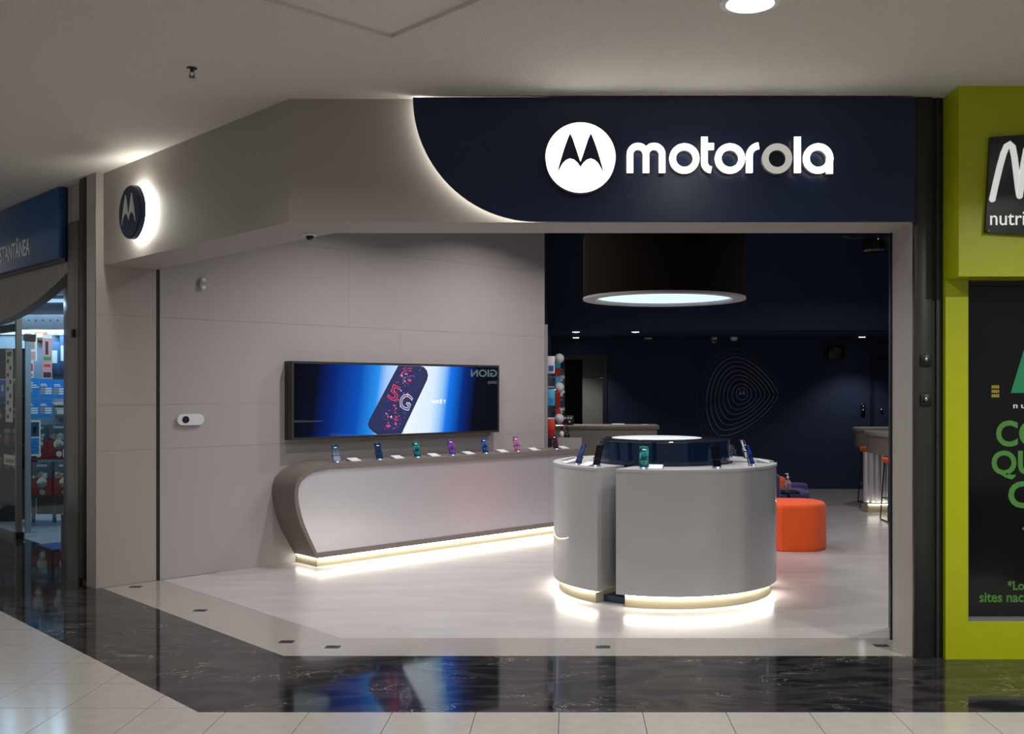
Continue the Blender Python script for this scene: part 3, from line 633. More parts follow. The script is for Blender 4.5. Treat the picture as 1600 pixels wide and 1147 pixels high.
MB().box(mid-.002, mid+.002, -SD+.0075, -.02, fw, Hs-fw).build('seam', 'black', tv)
glow('ad_phone', (.002, .008, .085), 1.0); glow('ad_red', (.95, .05, .10), 1.0); glow('ad_violet', (.12, .09, .55), 1.0); glow('ad_pale', (.75, .75, .98), 1.0); glow('ad_bezel', (.001, .003, .02), 1.0)
def q_(zx, zy): px, py = 440+zx/4.444, 550+zy/4.444; return (sx(px), min(max(szz(px, py), fw+.001), Hs-fw-.001))
yy = -SD+.006
MB().prism([q_(812, 84), q_(968, 90), q_(990, 105), q_(1010, 128), q_(1019, 160), q_(1012, 195), q_(835, 576), q_(668, 578), q_(640, 556), q_(612, 530), q_(602, 505), q_(612, 470)], yy-.0015, yy).build('advert_phone', 'ad_bezel', tv)
MB().prism([q_(818, 84), q_(955, 90), q_(985, 112), q_(1004, 138), q_(1008, 165), q_(1002, 192), q_(828, 576), q_(690, 578), q_(640, 545), q_(616, 518), q_(610, 500), q_(620, 468)], yy-.003, yy-.0015).build('advert_display', 'ad_phone', tv)
def txt_poly(txt, ang, cx, cz, hgt, wid, m_, nm, outline, parent):
    mb = text_mb(txt, -wid/2, wid/2, -hgt/2, hgt/2, yy-.006, yy-.003, outline=outline)
    ca, sa = math.cos(ang), math.sin(ang)
    mb.v = [(cx+x*ca-z*sa, y, cz+x*sa+z*ca) for x, y, z in mb.v]; return mb.build(nm, m_, parent)
fx, fz = q_(782, 285); txt_poly('5', -.42, fx, fz, .155, .115, 'ad_red', 'advert_digit', .016, tv)
fx, fz = q_(862, 345); txt_poly('G', -.42, fx, fz, .16, .14, 'ad_pale', 'advert_letter', .016, tv)
for m_, cnt, sg in (('ad_red', 130, 36), ('ad_violet', 90, 44), ('ad_pale', 60, 52)):
    mb = MB()
    for i in range(cnt):
        s = random.uniform(0, 1); cxz = 880-130*s+random.gauss(0, sg); cyz = 100+440*s
        dlt = (cyz-88)/(575-88); lo_, hi_ = 815-205*dlt+20, 1000-170*dlt-12
        if not lo_ < cxz < hi_ or (225 < cyz < 400 and random.random() < .6): continue
        r_ = abs(random.gauss(0, 3.4 if m_ == 'ad_red' else 2.2))+.9; a = random.uniform(0, PI)
        mb.prism([q_(cxz+r_*math.cos(a+t_)*(1.3 if m_ == 'ad_red' else 1), cyz+r_*math.sin(a+t_)) for t_ in (0, 1.4, 3.0, 4.5)], yy-.0045, yy-.003)
    tag(mb.build('advert_sparks', m_, tv), kind='stuff')
a_, b_ = q_(1043, 357), q_(1142, 333)
text_mb('VOCÊ T', a_[0], b_[0], a_[1], b_[1]+.008, yy-.002, yy, bold=.01).build('advert_text', 'ad_white' if 'ad_white' in MATS else glow('ad_white', (1, 1, 1), 1.3), tv)
# LEGION sign on the right wall, seen mirrored in the screen
lsx = 5.6
t = thing('lit_wall_sign', 'dark sign with pale lettering on the right wall, mirrored in the wide screen', 'sign', (lsx, 10.25, 0), -PI/2)
MB().box(-.7, .7, -.03, 0, 1.50, 2.25).build('board', 'black', t)
text_mb('LEGION', -.31, .31, 1.81, 1.935, -.036, -.03, bold=.02).build('lettering', 'legion_lit', t); text_mb('lenovo', -.22, .02, 1.69, 1.76, -.036, -.03).build('small_lettering', 'legion_lit', t)

# ---- wall counter
CD = .40
wc = thing('wall_counter', 'long wall counter with a curved wood end and brushed silver front', 'counter', (AX, AY, 0), PI/4)
def cz_(zx, zy): return wl(400+zx/5.7375, 700+zy/5.7375, CD)
outp = [cz_(548, 992), cz_(500, 905), cz_(450, 810), cz_(405, 710), cz_(372, 610), cz_(352, 510), cz_(345, 420), cz_(350, 350), cz_(372, 290), cz_(415, 235), cz_(480, 190), cz_(560, 163), cz_(660, 148)]
inp = [cz_(550, 942), cz_(520, 880), cz_(478, 790), cz_(440, 700), cz_(410, 610), cz_(387, 510), cz_(378, 430), cz_(383, 360), cz_(405, 305), cz_(450, 258), cz_(510, 226), cz_(580, 208), cz_(660, 198)]
ZT = .925; uE = wl(905, 700, CD)[0]
zb0 = outp[0][1]
outp[-1] = (outp[-1][0], ZT); outp[-2] = (outp[-2][0], min(outp[-2][1], ZT-.006)); 
inp[-1] = (inp[-1][0], ZT-.052)
outp.append((uE, ZT)); inp.append((uE, ZT-.052))
rb = MB(); yF = -CD; yB = -.002
rb.loft([[(o_[0], yF, o_[1]), (i_[0], yF, i_[1]), (i_[0], yB, i_[1]), (o_[0], yB, o_[1])] for o_, i_ in zip(outp, inp)], True, True, False)
rb.build('ribbon_frame', 'wood', wc)
zb1 = inp[0][1]
MB().prism([outp[0], (uE, zb0), (uE, zb1), inp[0]], yF, yB).build('bottom_rail', 'wood', wc)
usm = wl(860, 760, CD)[0]
MB().prism(inp[:-1]+[(usm-.002, ZT-.052), (usm-.002, zb1)], yF+.012, yF+.03).build('front_panel', 'silver_panel', wc)
MB().box(usm+.002, uE-.01, yF+.012, yF+.03, zb1, ZT-.052).build('front_panel', 'silver_panel', wc)
pu = outp[0][0]
MB().box(pu+.012, uE, yF+.022, yB, 0, zb0-.0).build('plinth', 'cream_metal', wc)
MB().box(pu+.012, uE, yF+.002, yF+.018, zb0-.0035, zb0-.0005).build('light_strip', 'led_under', wc)
MB().box(pu+.001, pu+.010, yF+.03, yB-.02, zb0-.0035, zb0-.0005).build('light_strip', 'led_under', wc)

# ---- phones on stands
PH = {}
def grad(name, c0_, c1_, s=.5):
    m = bpy.data.materials.new(name); m.use_nodes = True; nt = m.node_tree; b = nt.nodes['Principled BSDF']; b.inputs['Base Color'].default_value = (.005, .005, .008, 1); b.inputs['Roughness'].default_value = .1
    tc = nt.nodes.new('ShaderNodeTexCoord'); n = nt.nodes.new('ShaderNodeTexNoise'); n.inputs['Scale'].default_value = 22; n.inputs['Detail'].default_value = 1; nt.links.new(tc.outputs['Object'], n.inputs['Vector'])
    cr = nt.nodes.new('ShaderNodeValToRGB'); cr.color_ramp.elements[0].position = .42; cr.color_ramp.elements[1].position = .62; cr.color_ramp.elements[0].color = (*c0_, 1); cr.color_ramp.elements[1].color = (*c1_, 1)
    nt.links.new(n.outputs['Fac'], cr.inputs[0]); nt.links.new(cr.outputs[0], b.inputs['Emission Color']); b.inputs['Emission Strength'].default_value = s; MATS[name] = m
grad('scr0', (.003, .03, .11), (.01, .08, .22)); grad('scr1', (.003, .025, .10), (.01, .07, .24)); grad('scr2', (.004, .03, .12), (.02, .5, .42)); grad('scr3', (.05, .06, .45), (.62, .08, .60)); grad('scr4', (.005, .02, .10), (.08, .22, .75)); grad('scr5', (.75, .08, .12), (.45, .35, .95)); grad('scr6', (.02, .01, .03), (.18, .02, .05))
grad('scr7', (.005, .06, .07), (.05, .50, .48)); grad('scr8', (.001, .001, .002), (.003, .003, .005)); grad('scr9', (.004, .02, .10), (.02, .08, .35))
def phone(lab, loc, rz, scr, tilt=.30, logo=True, grp='demo phones on stands', ph=.158, pw=.074, case='black_gloss'):
    t = thing('demo_phone', lab, 'phone', loc, rz, grp)
    ct_, st_ = math.cos(tilt), math.sin(tilt)
    def tl(o): o.rotation_euler = (-tilt, 0, 0); o.location = (0, 0, .012); return o
    b = tl(MB().box(-pw/2, pw/2, 0, .008, 0, ph, .004).build('body', case, t))
    s = MB().box(-pw/2+.003, pw/2-.003, -.001, .001, .004, ph-.004).build('screen', scr, b)
    if logo: MB().box(-.014, .014, -.0016, -.001, ph*.80, ph*.83).build('clock', 'ad_white', b)
    MB().box(-pw/2-.010, pw/2+.010, -.002, .012, ph*.32, ph*.36).build('clip', 'black', t).parent = b
    MB().box(-.03, .03, -.006, .03, 0, .012, .003).build('stand', 'acrylic', t)
    MB().tube([(0, .03, .004), (0, .045, ph*.35)], .006).build('stem', 'black', t)
    MB().box(-.009, .009, -.0085, -.006, .002, .011).build('indicator', 'led_blue', t)
    return t
def card(lab, loc, rz):
    t = thing('price_card', lab, 'price card', loc, rz, 'price cards beside the demo phones')
    b = MB().add([(-.055, -.05, .004), (.055, -.05, .004), (.055, .05, .028), (-.055, .05, .028), (-.055, -.05, .0), (.055, -.05, .0), (.055, .05, 0), (-.055, .05, 0)],
        [(0, 1, 2, 3), (4, 7, 6, 5), (0, 4, 5, 1), (1, 5, 6, 2), (2, 6, 7, 3), (3, 7, 4, 0)]).build('holder', 'grey_plastic', t)
    MB().add([(-.053, -.048, .0055), (.053, -.048, .0055), (.053, .048, .0290), (-.053, .048, .0290), (-.053, -.048, .0045), (.053, -.048, .0045), (.053, .048, .028), (-.053, .048, .028)],
        [(0, 1, 2, 3), (4, 7, 6, 5), (0, 4, 5, 1), (1, 5, 6, 2), (2, 6, 7, 3), (3, 7, 4, 0)]).build('paper', 'white_paper', t)
names = ['demo phone with a dark teal screen, first from the curved end of the wall counter', 'demo phone with a plain navy screen, second from the curved end', 'demo phone with a blue-green screen, third from the curved end', 'demo phone with a violet and magenta screen on the wall counter', 'demo phone with a dark blue screen, left of the red-topped one', 'demo phone with a red and lilac screen on the wall counter', 'demo phone with a dark maroon screen at the far end of the wall counter']
for k_, px in enumerate((527, 593.5, 653, 707.5, 759.5, 809.5, 869.5)):
    d = CD-.07; u = wl(px, 700, d)[0]
    phone(names[k_], (AX+u/R2+d/R2, AY+u/R2-d/R2, ZT), PI/4-.05, 'scr%d' % k_)
cn = ['price card beside the first demo phone from the curved end', 'price card beside the second demo phone from the curved end', 'price card beside the blue-green demo phone', 'price card beside the violet demo phone', 'price card between the dark blue and the red-topped demo phones', 'price card right of the red-topped demo phone', 'price card at the far end of the wall counter']
for k_, px in enumerate((553, 621, 678, 732, 785, 834, 880)):
    d = CD-.12; u = wl(px, 715, d)[0]; card(cn[k_], (AX+u/R2+d/R2, AY+u/R2-d/R2, ZT), PI/4)
t = thing('leaflet_stand', 'pale sloping leaflet stand behind the last demo phone', 'stand', (P(893, 0, 11.6)[0], 11.75, 0), 0)
MB().box(-.16, .12, 0, .03, .0, 1.03).build('panel', 'rim_grey', t); MB().box(-.17, .13, -.01, .04, 0, .03).build('foot', 'rim_grey', t)

# ================================================================== ROUND COUNTER
RC = (.765, 8.12); RR = .895; RI = .56; ZC = 1.015
def cang(th): return (-math.sin(math.radians(th)), -math.cos(math.radians(th)))   # th=0 faces the camera, positive to the left
segs = [(28.4, -81.4, 'front'), (148.6, 38.6, 'left'), (-91.6, -201.4, 'rear')]
ic = thing('glass_core', 'dark blue glass drum with a mirror top inside the round counter', 'display drum', (RC[0], RC[1], 0))
MB().lathe([(.53, .05), (.53, 1.185)], (0, 0, 0), 72, cap=False).build('glass_drum', 'blue_glass', ic)
MB().lathe([(.53, 1.185), (.535, 1.187), (.535, 1.197), (.525, 1.20), (.01, 1.20)], (0, 0, 0), 72, cap=False).build('mirror_top', 'blue_mirror', ic)
tp = MB().lathe([(.37, 1.2003), (.37, 1.202), (.365, 1.203), (.01, 1.203)], (-.05, .11, 0), 56, cap=False).build('top_bright_patch', mat('top_bright_patch', (.72, .72, .72), .25), ic)  # offset white disc imitates the bright reflection on the mirror top
MB().lathe([(.76, 0), (.76, .05), (.01, .05)], (0, 0, 0), 72).build('base_disc', mat('base_blue', (.01, .035, .07), .25), ic)
for a0, a1, nm in segs:
    t = thing('counter_segment', {'front': 'broad silver curved counter segment facing the walkway', 'left': 'narrower visible silver counter segment left of the gap', 'rear': 'silver counter segment at the back of the ring'}[nm], 'counter', (RC[0], RC[1], 0), 0, 'segments of the round counter')
    n = 44; A_ = [a0+(a1-a0)*i/n for i in range(n+1)]
    def ring_mb(ri, ro, z0_, z1_, aa):
        mb = MB(); rings = []
        for th_ in aa:
            c = cang(th_); rings.append([(c[0]*ro, c[1]*ro, z0_), (c[0]*ro, c[1]*ro, z1_), (c[0]*ri, c[1]*ri, z1_), (c[0]*ri, c[1]*ri, z0_)])
        mb.loft(rings, True, True, True); return mb
    ring_mb(RI, RR, .098, ZC-.02, A_).build('shell', 'silver_gloss', t)
    ring_mb(RI-.005, RR+.003, ZC-.02, ZC, A_).build('counter_top', mat('counter_top_grey', (.50, .49, .49), .3) if 'counter_top_grey' not in MATS else 'counter_top_grey', t)
    off = 3.4; B_ = [a0-off+(a1-a0+2*off)*i/n for i in range(n+1)] if a0 > a1 else A_
    ring_mb(RI+.02, RR-.045, 0, .078, B_).build('plinth', 'cream_metal', t)
    ring_mb(RR-.075, RR-.05, .078, .097, B_).build('light_strip', 'led_warm', t)
    ring_mb(RR-.040, RR-.026, .093, .097, B_).build('light_strip', 'led_under', t)
def oncirc(th_, r): c = cang(th_); return (RC[0]+c[0]*r, RC[1]+c[1]*r, ZC)
for (th_, scr, lab, tilt) in ((62, 'scr9', 'blue-edged demo phone seen side on at the left of the round counter', .38), (45, 'scr8', 'dark demo phone leaning left on the round counter', .30), (16, 'scr7', 'demo phone with a teal clock screen at the front of the round counter', .12), (-24, 'scr8', 'black demo phone at the front right of the round counter', .25),
        (-52, 'scr9', 'thin demo phone seen edge on at the right of the round counter', .35), (-113, 'scr8', 'silver demo phone at the right rear of the round counter', .35), (-126, 'scr8', 'small demo phone behind the glass drum', .40)):
    face = math.radians(-th_)
    phone(lab, oncirc(th_, .80), face, scr, tilt, th_ == 16, 'demo phones on the round counter', case='chrome' if th_ in (-113, -52) else 'black_gloss')
for (th_, lab) in ((52, 'price card left of the gap on the round counter'), (75, 'price card at the left edge of the round counter'), (10, 'price card beside the teal demo phone on the round counter'), (-78, 'price card at the right edge of the round counter'), (100, 'price card at the left rear of the round counter')):
    p = oncirc(th_, .79); card(lab, p, math.radians(-th_))

# ================================================================== SEATING
def puff(name, lab, cat, plan, x, y, h, m, bev=.04, rz=0, z0=0, grp=None):
    t = thing(name, lab, cat, (x, y, z0), rz, grp)
    def sc(k, z): return [(px*k, py*k, z) for px, py in plan]
    rings = [sc(.96, .0), sc(.985, .012), sc(1.0, .04), sc(1.0, h-bev)]+[sc(1-.10*(1-math.cos(a)), h-bev+bev*math.sin(a)) for a in (.4, .8, 1.2, 1.55)]+[sc(.5, h+.008)]
    MB().loft(rings, True, True, True).build('cushion', m, t)
    mb = MB(); mb.tube(sc(.995, h-bev*.9)[:], .003, 5, True); mb.build('seam', m, t); return t
def superell(a, b, p, n=40): return [(a*math.copysign(abs(math.cos(2*PI*i/n))**(2/p), math.cos(2*PI*i/n)), b*math.copysign(abs(math.sin(2*PI*i/n))**(2/p), math.sin(2*PI*i/n))) for i in range(n)]
Yo = 9.82; xo = (P(1214, 0, Yo)[0]+P(1290, 0, Yo+.25)[0])/2
ow = (P(1290, 0, Yo+.25)[0]-P(1214, 0, Yo)[0])/2
pl = [(-ow, -.06), (-ow+.0, -.22), (-ow+.05, -.29), (-.02, -.30), (ow*.30, -.295), (ow*.5, -.27), (ow*.92, -.16), (ow, -.05), (ow*.98, .08), (ow*.8, .20), (ow*.45, .28), (0, .31), (-ow*.6, .31), (-ow*.95, .27), (-ow, .15)]
puff('pouf', 'orange fabric pouf beside the round counter', 'pouf', pl, xo, Yo+.30, .47, 'orange', .05)
puff('pouf', 'orange pouf hidden behind the round counter, mirrored in the silver front', 'pouf', superell(.24, .22, 4), 1.55, 9.95, .46, 'orange', .05)
px_ = P(1222, 0, 10.48)[0]
puff('tall_pouf', 'tall purple fabric block behind the round counter', 'pouf', superell(.24, .2, 5), px_-.24, 10.68, .70, 'purple', .05)
puff('low_pouf', 'low purple fabric pouf behind the orange one', 'pouf', superell(.22, .28, 4), P(1240, 0, 11.5)[0]-.05, 11.55, .44, 'purple', .05)
puff('low_pouf', 'small purple rounded pouf farthest back', 'pouf', superell(.14, .14, 2.5), P(1243, 0, 12.3)[0], 12.3, .44, 'purple', .05)
puff('pouf', 'orange pouf mostly hidden behind the purple block', 'pouf', superell(.2, .2, 4), P(1226, 0, 12.9)[0]-.2, 12.9, .47, 'orange', .05)
ty = 11.02; tx = P(1232, 0, ty)[0]; tz = P(0, 767, ty)[2]
t = thing('side_table', 'small black side table with a bottle behind the orange pouf', 'table', (tx, ty, 0))
MB().box(-.10, .10, -.10, .10, tz-.03, tz, .004).build('table_top', 'black', t); MB().lathe([(.015, .01), (.015, tz-.03)], (0, 0, 0), 12).build('pole', 'black', t); MB().lathe([(.1, 0), (.1, .01)], (0, 0, 0), 20).build('base', 'black', t)
t = thing('sanitizer_bottle', 'clear pump bottle standing on the black side table', 'bottle', (P(1231, 0, ty)[0], ty, tz))
MB().lathe([(.030, 0), (.033, .005), (.033, .095), (.028, .11), (.012, .125), (.012, .14)], (0, 0, 0), 18).build('bottle', 'bottle', t); MB().lathe([(.014, .14), (.014, .16), (.005, .163), (.005, .18)], (0, 0, 0), 12).build('pump', 'white_plastic', t); MB().box(-.028, .008, -.006, .006, .18, .192, .002).build('nozzle', 'white_plastic', t); MB().box(-.018, .018, -.0345, -.032, .03, .08).build('label', 'pink_headphone', t)
# bar tables
mat('table_top_wood', (.30, .275, .25), .45, noise=.12, nscale=7, stretch=(1, 1, 14))
def bar_table(lab, xl, Y, zt, wdt, dep, apron, skirt_in, m):
    t = thing('bar_table', lab, 'table', (xl, Y, 0), 0, 'high tables at the right of the store')
    def plan(i): return arc(.3, 0, .3-i, 90, 270, 16, dep/2-i)+[(wdt, -dep/2+i), (wdt, dep/2-i)]
    MB().slab(plan(0), zt-.045, zt).build('table_top', 'table_top_wood', t); MB().slab(plan(skirt_in), zt-apron, zt-.045).build('apron', m, t)
    return t
YA = 14.5; t1 = bar_table('high wood table farthest back at the right edge', P(1333, 0, YA)[0], YA, P(0, 668, YA)[2], 1.0, .55, .27, .03, 'desk_wood')
MB().box(.5, .95, -.2, .2, 0, P(0, 668, YA)[2]-.27).build('pedestal', 'silver_panel', t1)
YB2 = 12.5; xb = P(1359, 0, YB2)[0]; zb2 = P(0, 678, 11.9)[2]
t2 = bar_table('nearer high wood table with a lit pedestal at the right edge', xb, YB2, zb2, 1.1, 1.5, .27, .03, 'wood_light')
for k_ in range(6): MB().lathe([(.05, .12), (.05, zb2-.29)], (.15+.065*k_, .62-.05*math.sin(k_*PI/5), 0), 12).build('pedestal_column', 'silver_panel', t2)
MB().box(.12, .54, .48, .76, 0, .09).build('plinth', 'cream_metal', t2); MB().box(.12, .54, .465, .478, .10, .112).build('light_strip', 'led_warm', t2)
xs3 = P(1392, 0, YB2-.35)[0]-xb; MB().box(xs3, xs3+.3, -.35, -.31, 0, zb2-.05).build('leg_panel', 'wood_light', t2)
def stool(lab, x, y, zs, m='orange'):
    t = thing('bar_stool', lab, 'stool', (x, y, 0), 0, 'bar stools at the high tables')
    MB().lathe([(.08, zs-.085), (.13, zs-.06), (.145, zs-.02), (.13, zs), (.01, zs+.003)], (0, 0, 0), 28).build('seat', m, t)
    for sx_ in (-1, 1):
        for sy_ in (-1, 1): MB().tube([(sx_*.09, sy_*.09, zs-.07), (sx_*.12, sy_*.15, .008)], .008).build('leg', 'black', t)
        MB().tube([(sx_*.12, -.15, .008), (sx_*.12, .15, .008)], .008).build('sled_bar', 'black', t)
    MB().tube([(.112*c1, .132*c2, .27) for c1, c2 in ((-1, -1), (1, -1), (1, 1), (-1, 1))], .007, 8, True).build('footrest', 'chrome', t)
stool('orange bar stool under the farthest high table', P(1359, 0, 14.1)[0], 14.1, P(0, 699, 14.1)[2]+.01)
stool('orange bar stool under the nearer high table', P(1397, 0, 12.15)[0], 12.15, P(0, 714, 12.15)[2])

# ================================================================== GREEN SHOP
YG, YGF = 5.93, 5.73
xg0 = 2.226
gz = H+(608-432)/F*YGF
gf = MB().box(xg0, 5.5, YGF, YG+.1, gz, CEIL).build('wall_green_fascia', 'lime'); struct(gf, 'projecting lime green fascia of the neighbouring shop', 'wall')
xw = P(1513, 0, YG)[0]; zsill = P(0, 972, YG)[2]
gw = MB().box(xg0, xw, YG, YG+.14, .0, gz).box(xw, 5.5, YG, YG+.14, .0, zsill).build('wall_green', 'lime'); struct(gw, 'lime green frame around the neighbouring shop window', 'wall')
wn = thing('window_1', 'dark shop window with green lettering at the right edge', 'window', (xw, YG+.05, zsill)); wn['kind'] = 'structure'
MB().box(0, 3.1, 0, .012, 0, gz-zsill).build('pane', 'shop_glass', wn); MB().box(0, 3.1, -.03, 0, 0, .022).build('sill_rail', 'sill_grey', wn); MB().box(0, 3.1, -.02, 0, gz-zsill-.03, gz-zsill).build('head_rail', 'black', wn)
yg = YG+.05
def gtext(txt, pxl, pyt, pxr, pyb, m_, lab, bold=.02):
    a = P(pxl, pyb, yg); b = P(pxr, pyt, yg); t = text_mb(txt, a[0]-xw, b[0]-xw, a[2]-zsill, b[2]-zsill, -.003, -.0005, bold=bold); return t.build('window_lettering', m_, wn)
gtext('CO', 1556, 657, 1632, 698, 'print_green', '', .028); gtext('QU', 1549, 704, 1622, 749, 'print_green', '', .028); gtext('C', 1575, 752, 1613, 794, 'print_green', '', .028)
gtext('*Lo', 1574, 907, 1600, 922, 'print_green', '', .02); gtext('sites nac', 1530, 926, 1599, 941, 'print_green', '', .02); gtext('n u', 1583, 632, 1602, 638, 'print_white', '')
def gq(px, py): p = P(px, py, yg); return (p[0]-xw, p[2]-zsill)
MB().prism([gq(1579, 614), gq(1604, 532), gq(1622, 532), gq(1600, 614)], -.003, -.0005).build('window_emblem', 'print_emerald', wn)
gtext('*', 1597, 823, 1603, 829, 'print_green', '')
for k_ in range(3):
    for j_ in range(4): MB().box(*(sorted((gq(1549+j_*3.1, 0)[0], gq(1551.6+j_*3.1, 0)[0]))), -.003, -.0005, gq(0, 607+k_*7)[1], gq(0, 602+k_*7)[1]).build('window_small_print', 'print_yellow', wn)
# sign board on the green fascia
ys = YGF-.03
def sq(px, py): p = P(px, py, ys); return (p[0], p[2])
t = thing('shop_sign', 'black sign board with a white looping letter on the lime green fascia', 'sign', (0, 0, 0))
MB().prism([sq(1548, 214), sq(1690, 204), sq(1690, 372), sq(1540, 363)], ys, YGF).build('board', 'sign_board', t)
def szq(zx, zy): return sq(1380+zx/2.441, 130+zy/2.441)
path = [(415, 443), (428, 385), (444, 318), (458, 268), (470, 240), (482, 232), (492, 242), (500, 285), (508, 350), (514, 400), (519, 430), (526, 380), (535, 310), (545, 255), (558, 225), (575, 225), (586, 270), (600, 400)]
MB().stroke([szq(*p) for p in path[:11]], .0175, ys-.006, ys).build('letter', 'letter_added_glow', t)
MB().stroke([szq(*p) for p in path[10:]], .0175, ys-.0075, ys).build('letter', 'letter_added_glow', t)
for p in (path[0], path[10]): c = szq(*p); MB().lathe([(.0175, -.009), (.0175, 0)], (c[0], ys, c[1]), 14, 'y').build('letter_end', 'letter_added_glow', t)
a = sq(1547, 352); b = sq(1601, 331); text_mb('nutri', a[0], b[0], a[1], b[1], ys-.004, ys).build('lettering', 'letter_added_glow', t)
for (px, py) in ((1551, 217), (1544, 361)): c = sq(px, py); MB().lathe([(.009, -.012), (.012, 0)], (c[0], ys, c[1]), 10, 'y').build('standoff', 'dark_metal', t)

# ================================================================== TOY SHOP AT THE LEFT
# black pipe cover and granite pier
def on_line(px, S): r = (px-CX)/F; Y = S/(1+r); return (r*Y, Y)
a135, a122, a107 = on_line(135, 4.225), on_line(122.5, 4.225), on_line(107, 4.225)
t = thing('pipe_cover', 'black vertical guide channel between the store wall and granite pier', 'channel', (a135[0], a135[1], 0), 3*PI/4)
ln = math.hypot(a122[0]-a135[0], a122[1]-a135[1])
MB().box(0.004, ln-.002, -.14, -.0, .03, CEIL, .012).build('channel', 'black', t); MB().box(.02, ln-.02, -.12, -.02, 0, .03).build('foot', 'black', t)
gp = MB().slab([a122, a107, (-4.80, 9.50), (-4.55, 9.7), (a122[0]+.1, a122[1]+.1)], 0, 3.0).build('wall_pier', 'granite'); struct(gp, 'brown granite pier at the toy shop entrance', 'wall')
bp = MB().slab([(-4.72, 9.36), (-4.77, 9.41), (-4.85, 9.55), (-4.80, 9.58)], 0, .42).build('baseboard_pier', 'black'); struct(bp, 'black corner guard at the foot of the granite pier', 'baseboard')
for py, lab in ((521, 'small black lock plate high on the granite pier'),):
    c = on_line(114, 4.222); t = thing('pier_lock', lab, 'lock', (c[0], c[1], P(0, py, c[1])[2]), -PI/4); MB().box(-.03, .03, -.012, 0, -.035, .035, .004).build('plate', 'black', t); MB().lathe([(.011, -.016), (.011, -.01)], (0, 0, 0), 10, 'y').build('cylinder', 'dark_metal', t)
# arched ribbed valance
def vq(px, py, S=4.30): r = (px-CX)/F; Y = S/(1+r); return ((r*Y-BX)-(Y-BY))/R2, H-(py-CY)/F*Y
SV = 4.30
o_v = ((SV-S0)/2)
vb = dict(loc=(BX+o_v, BY+o_v, 0), rz=-PI/4)
prof = [(123, 408), (107, 424), (85, 446), (60, 468), (30, 489), (0, 503), (-40, 516), (-90, 525)]
pv = [vq(a, b, SV) for a, b in prof]
def zat(v):
    for (v1_, z1_), (v2_, z2_) in zip(pv[:-1], pv[1:]):
        if v2_ <= v <= v1_: return z1_+(z2_-z1_)*(v-v1_)/(v2_-v1_)
    return pv[-1][1]
va, vb_ = pv[0][0], pv[-1][0]-.8
n = 220; rings = []
for i in range(n+1):
    v = va+(vb_-va)*i/n; d = .006*math.cos(i*2*PI/4); zb = zat(v)
    rings.append([(v, d, zb), (v, d, CEIL-.0), (v, .10, CEIL), (v, .10, zb)])
val = MB().loft(rings).build('wall_valance', 'ribs', **vb); struct(val, 'ribbed arched valance over the toy shop entrance', 'wall')
# blue sign box
SB = 4.29
ob = (SB-S0)/2
t = thing('blue_sign', 'deep blue box sign with pale lettering over the toy shop', 'sign', (BX+ob, BY+ob, 0), -PI/4)
vR = vq(105, 0, SB)[0]; zt_s = CEIL-.01; zb_s = H+(608-404)/F*8.63
MB().box(vR-3.0, vR, -.07, -.006, zb_s, zt_s, .004).build('box', 'sign_blue', t)
MB().box(vR-3.0, vR+.01, -.02, -.004, zb_s-.03, zb_s).build('lower_shadow', 'black', t)  # black strip stands in for the shadow under the sign box
Sf = SB-.07*R2
l0 = vq(.5, 0, Sf); l1 = vq(47, 0, Sf); zA = vq(47, 398, Sf)[1]; zB = vq(47, 365, Sf)[1]
text_mb('STANTÂNEA', l0[0], l1[0], zA, zB, -.075, -.07, bold=.012).build('lettering', 'sign_letters', t)
# corner post, glass fronts
cpx = (-5.90, 10.72)
cp_ = thing('corner_post', 'slim bronze corner post of the toy shop glazing', 'post', (cpx[0], cpx[1], 0), -PI/4)
MB().box(-.025, .022, -.025, .03, 0, 2.74).build('post', mat('bronze', (.16, .13, .10), .4), cp_); MB().box(-.04, .04, -.035, .04, 0, .07).build('foot', 'black', cp_)
w2 = thing('window_2', 'toy shop side window left of the corner post', 'window', (cpx[0]-.03, cpx[1]+.03, 0), 3*PI/4); w2['kind'] = 'structure'
MB().box(.02, 1.8, -.006, .006, .05, 2.4).build('pane', 'clear_glass', w2); MB().box(.02, 1.8, -.02, .02, 0, .05).build('bottom_rail', 'bronze', w2); MB().box(.02, 1.8, -.02, .02, 2.22, 2.30).build('head_rail', 'shop_dark', w2)
gd = thing('door_3', 'glass shop door standing open with posters stuck on it', 'door', (cpx[0]+.04, cpx[1]+.06, 0), PI/4); gd['kind'] = 'structure'
MB().box(.0, .85, -.005, .005, .03, 2.20).build('pane', 'clear_glass', gd); MB().box(0, .055, -.012, .012, .02, 2.20).build('stile', mat('frosted', (.25, .33, .38), .3), gd)
MB().box(-.01, .12, -.02, .02, 0, .05).build('floor_hinge', 'chrome', gd); MB().box(-.02, .10, -.02, .02, 2.12, 2.19).build('top_hinge', 'chrome', gd)
MB().lathe([(.0, -.07), (.045, -.06), (.05, -.03), (.015, -.02), (.015, 0)], (.44, 0, 1.02), 20, 'y', cap=False).build('knob', 'dark_metal', gd)
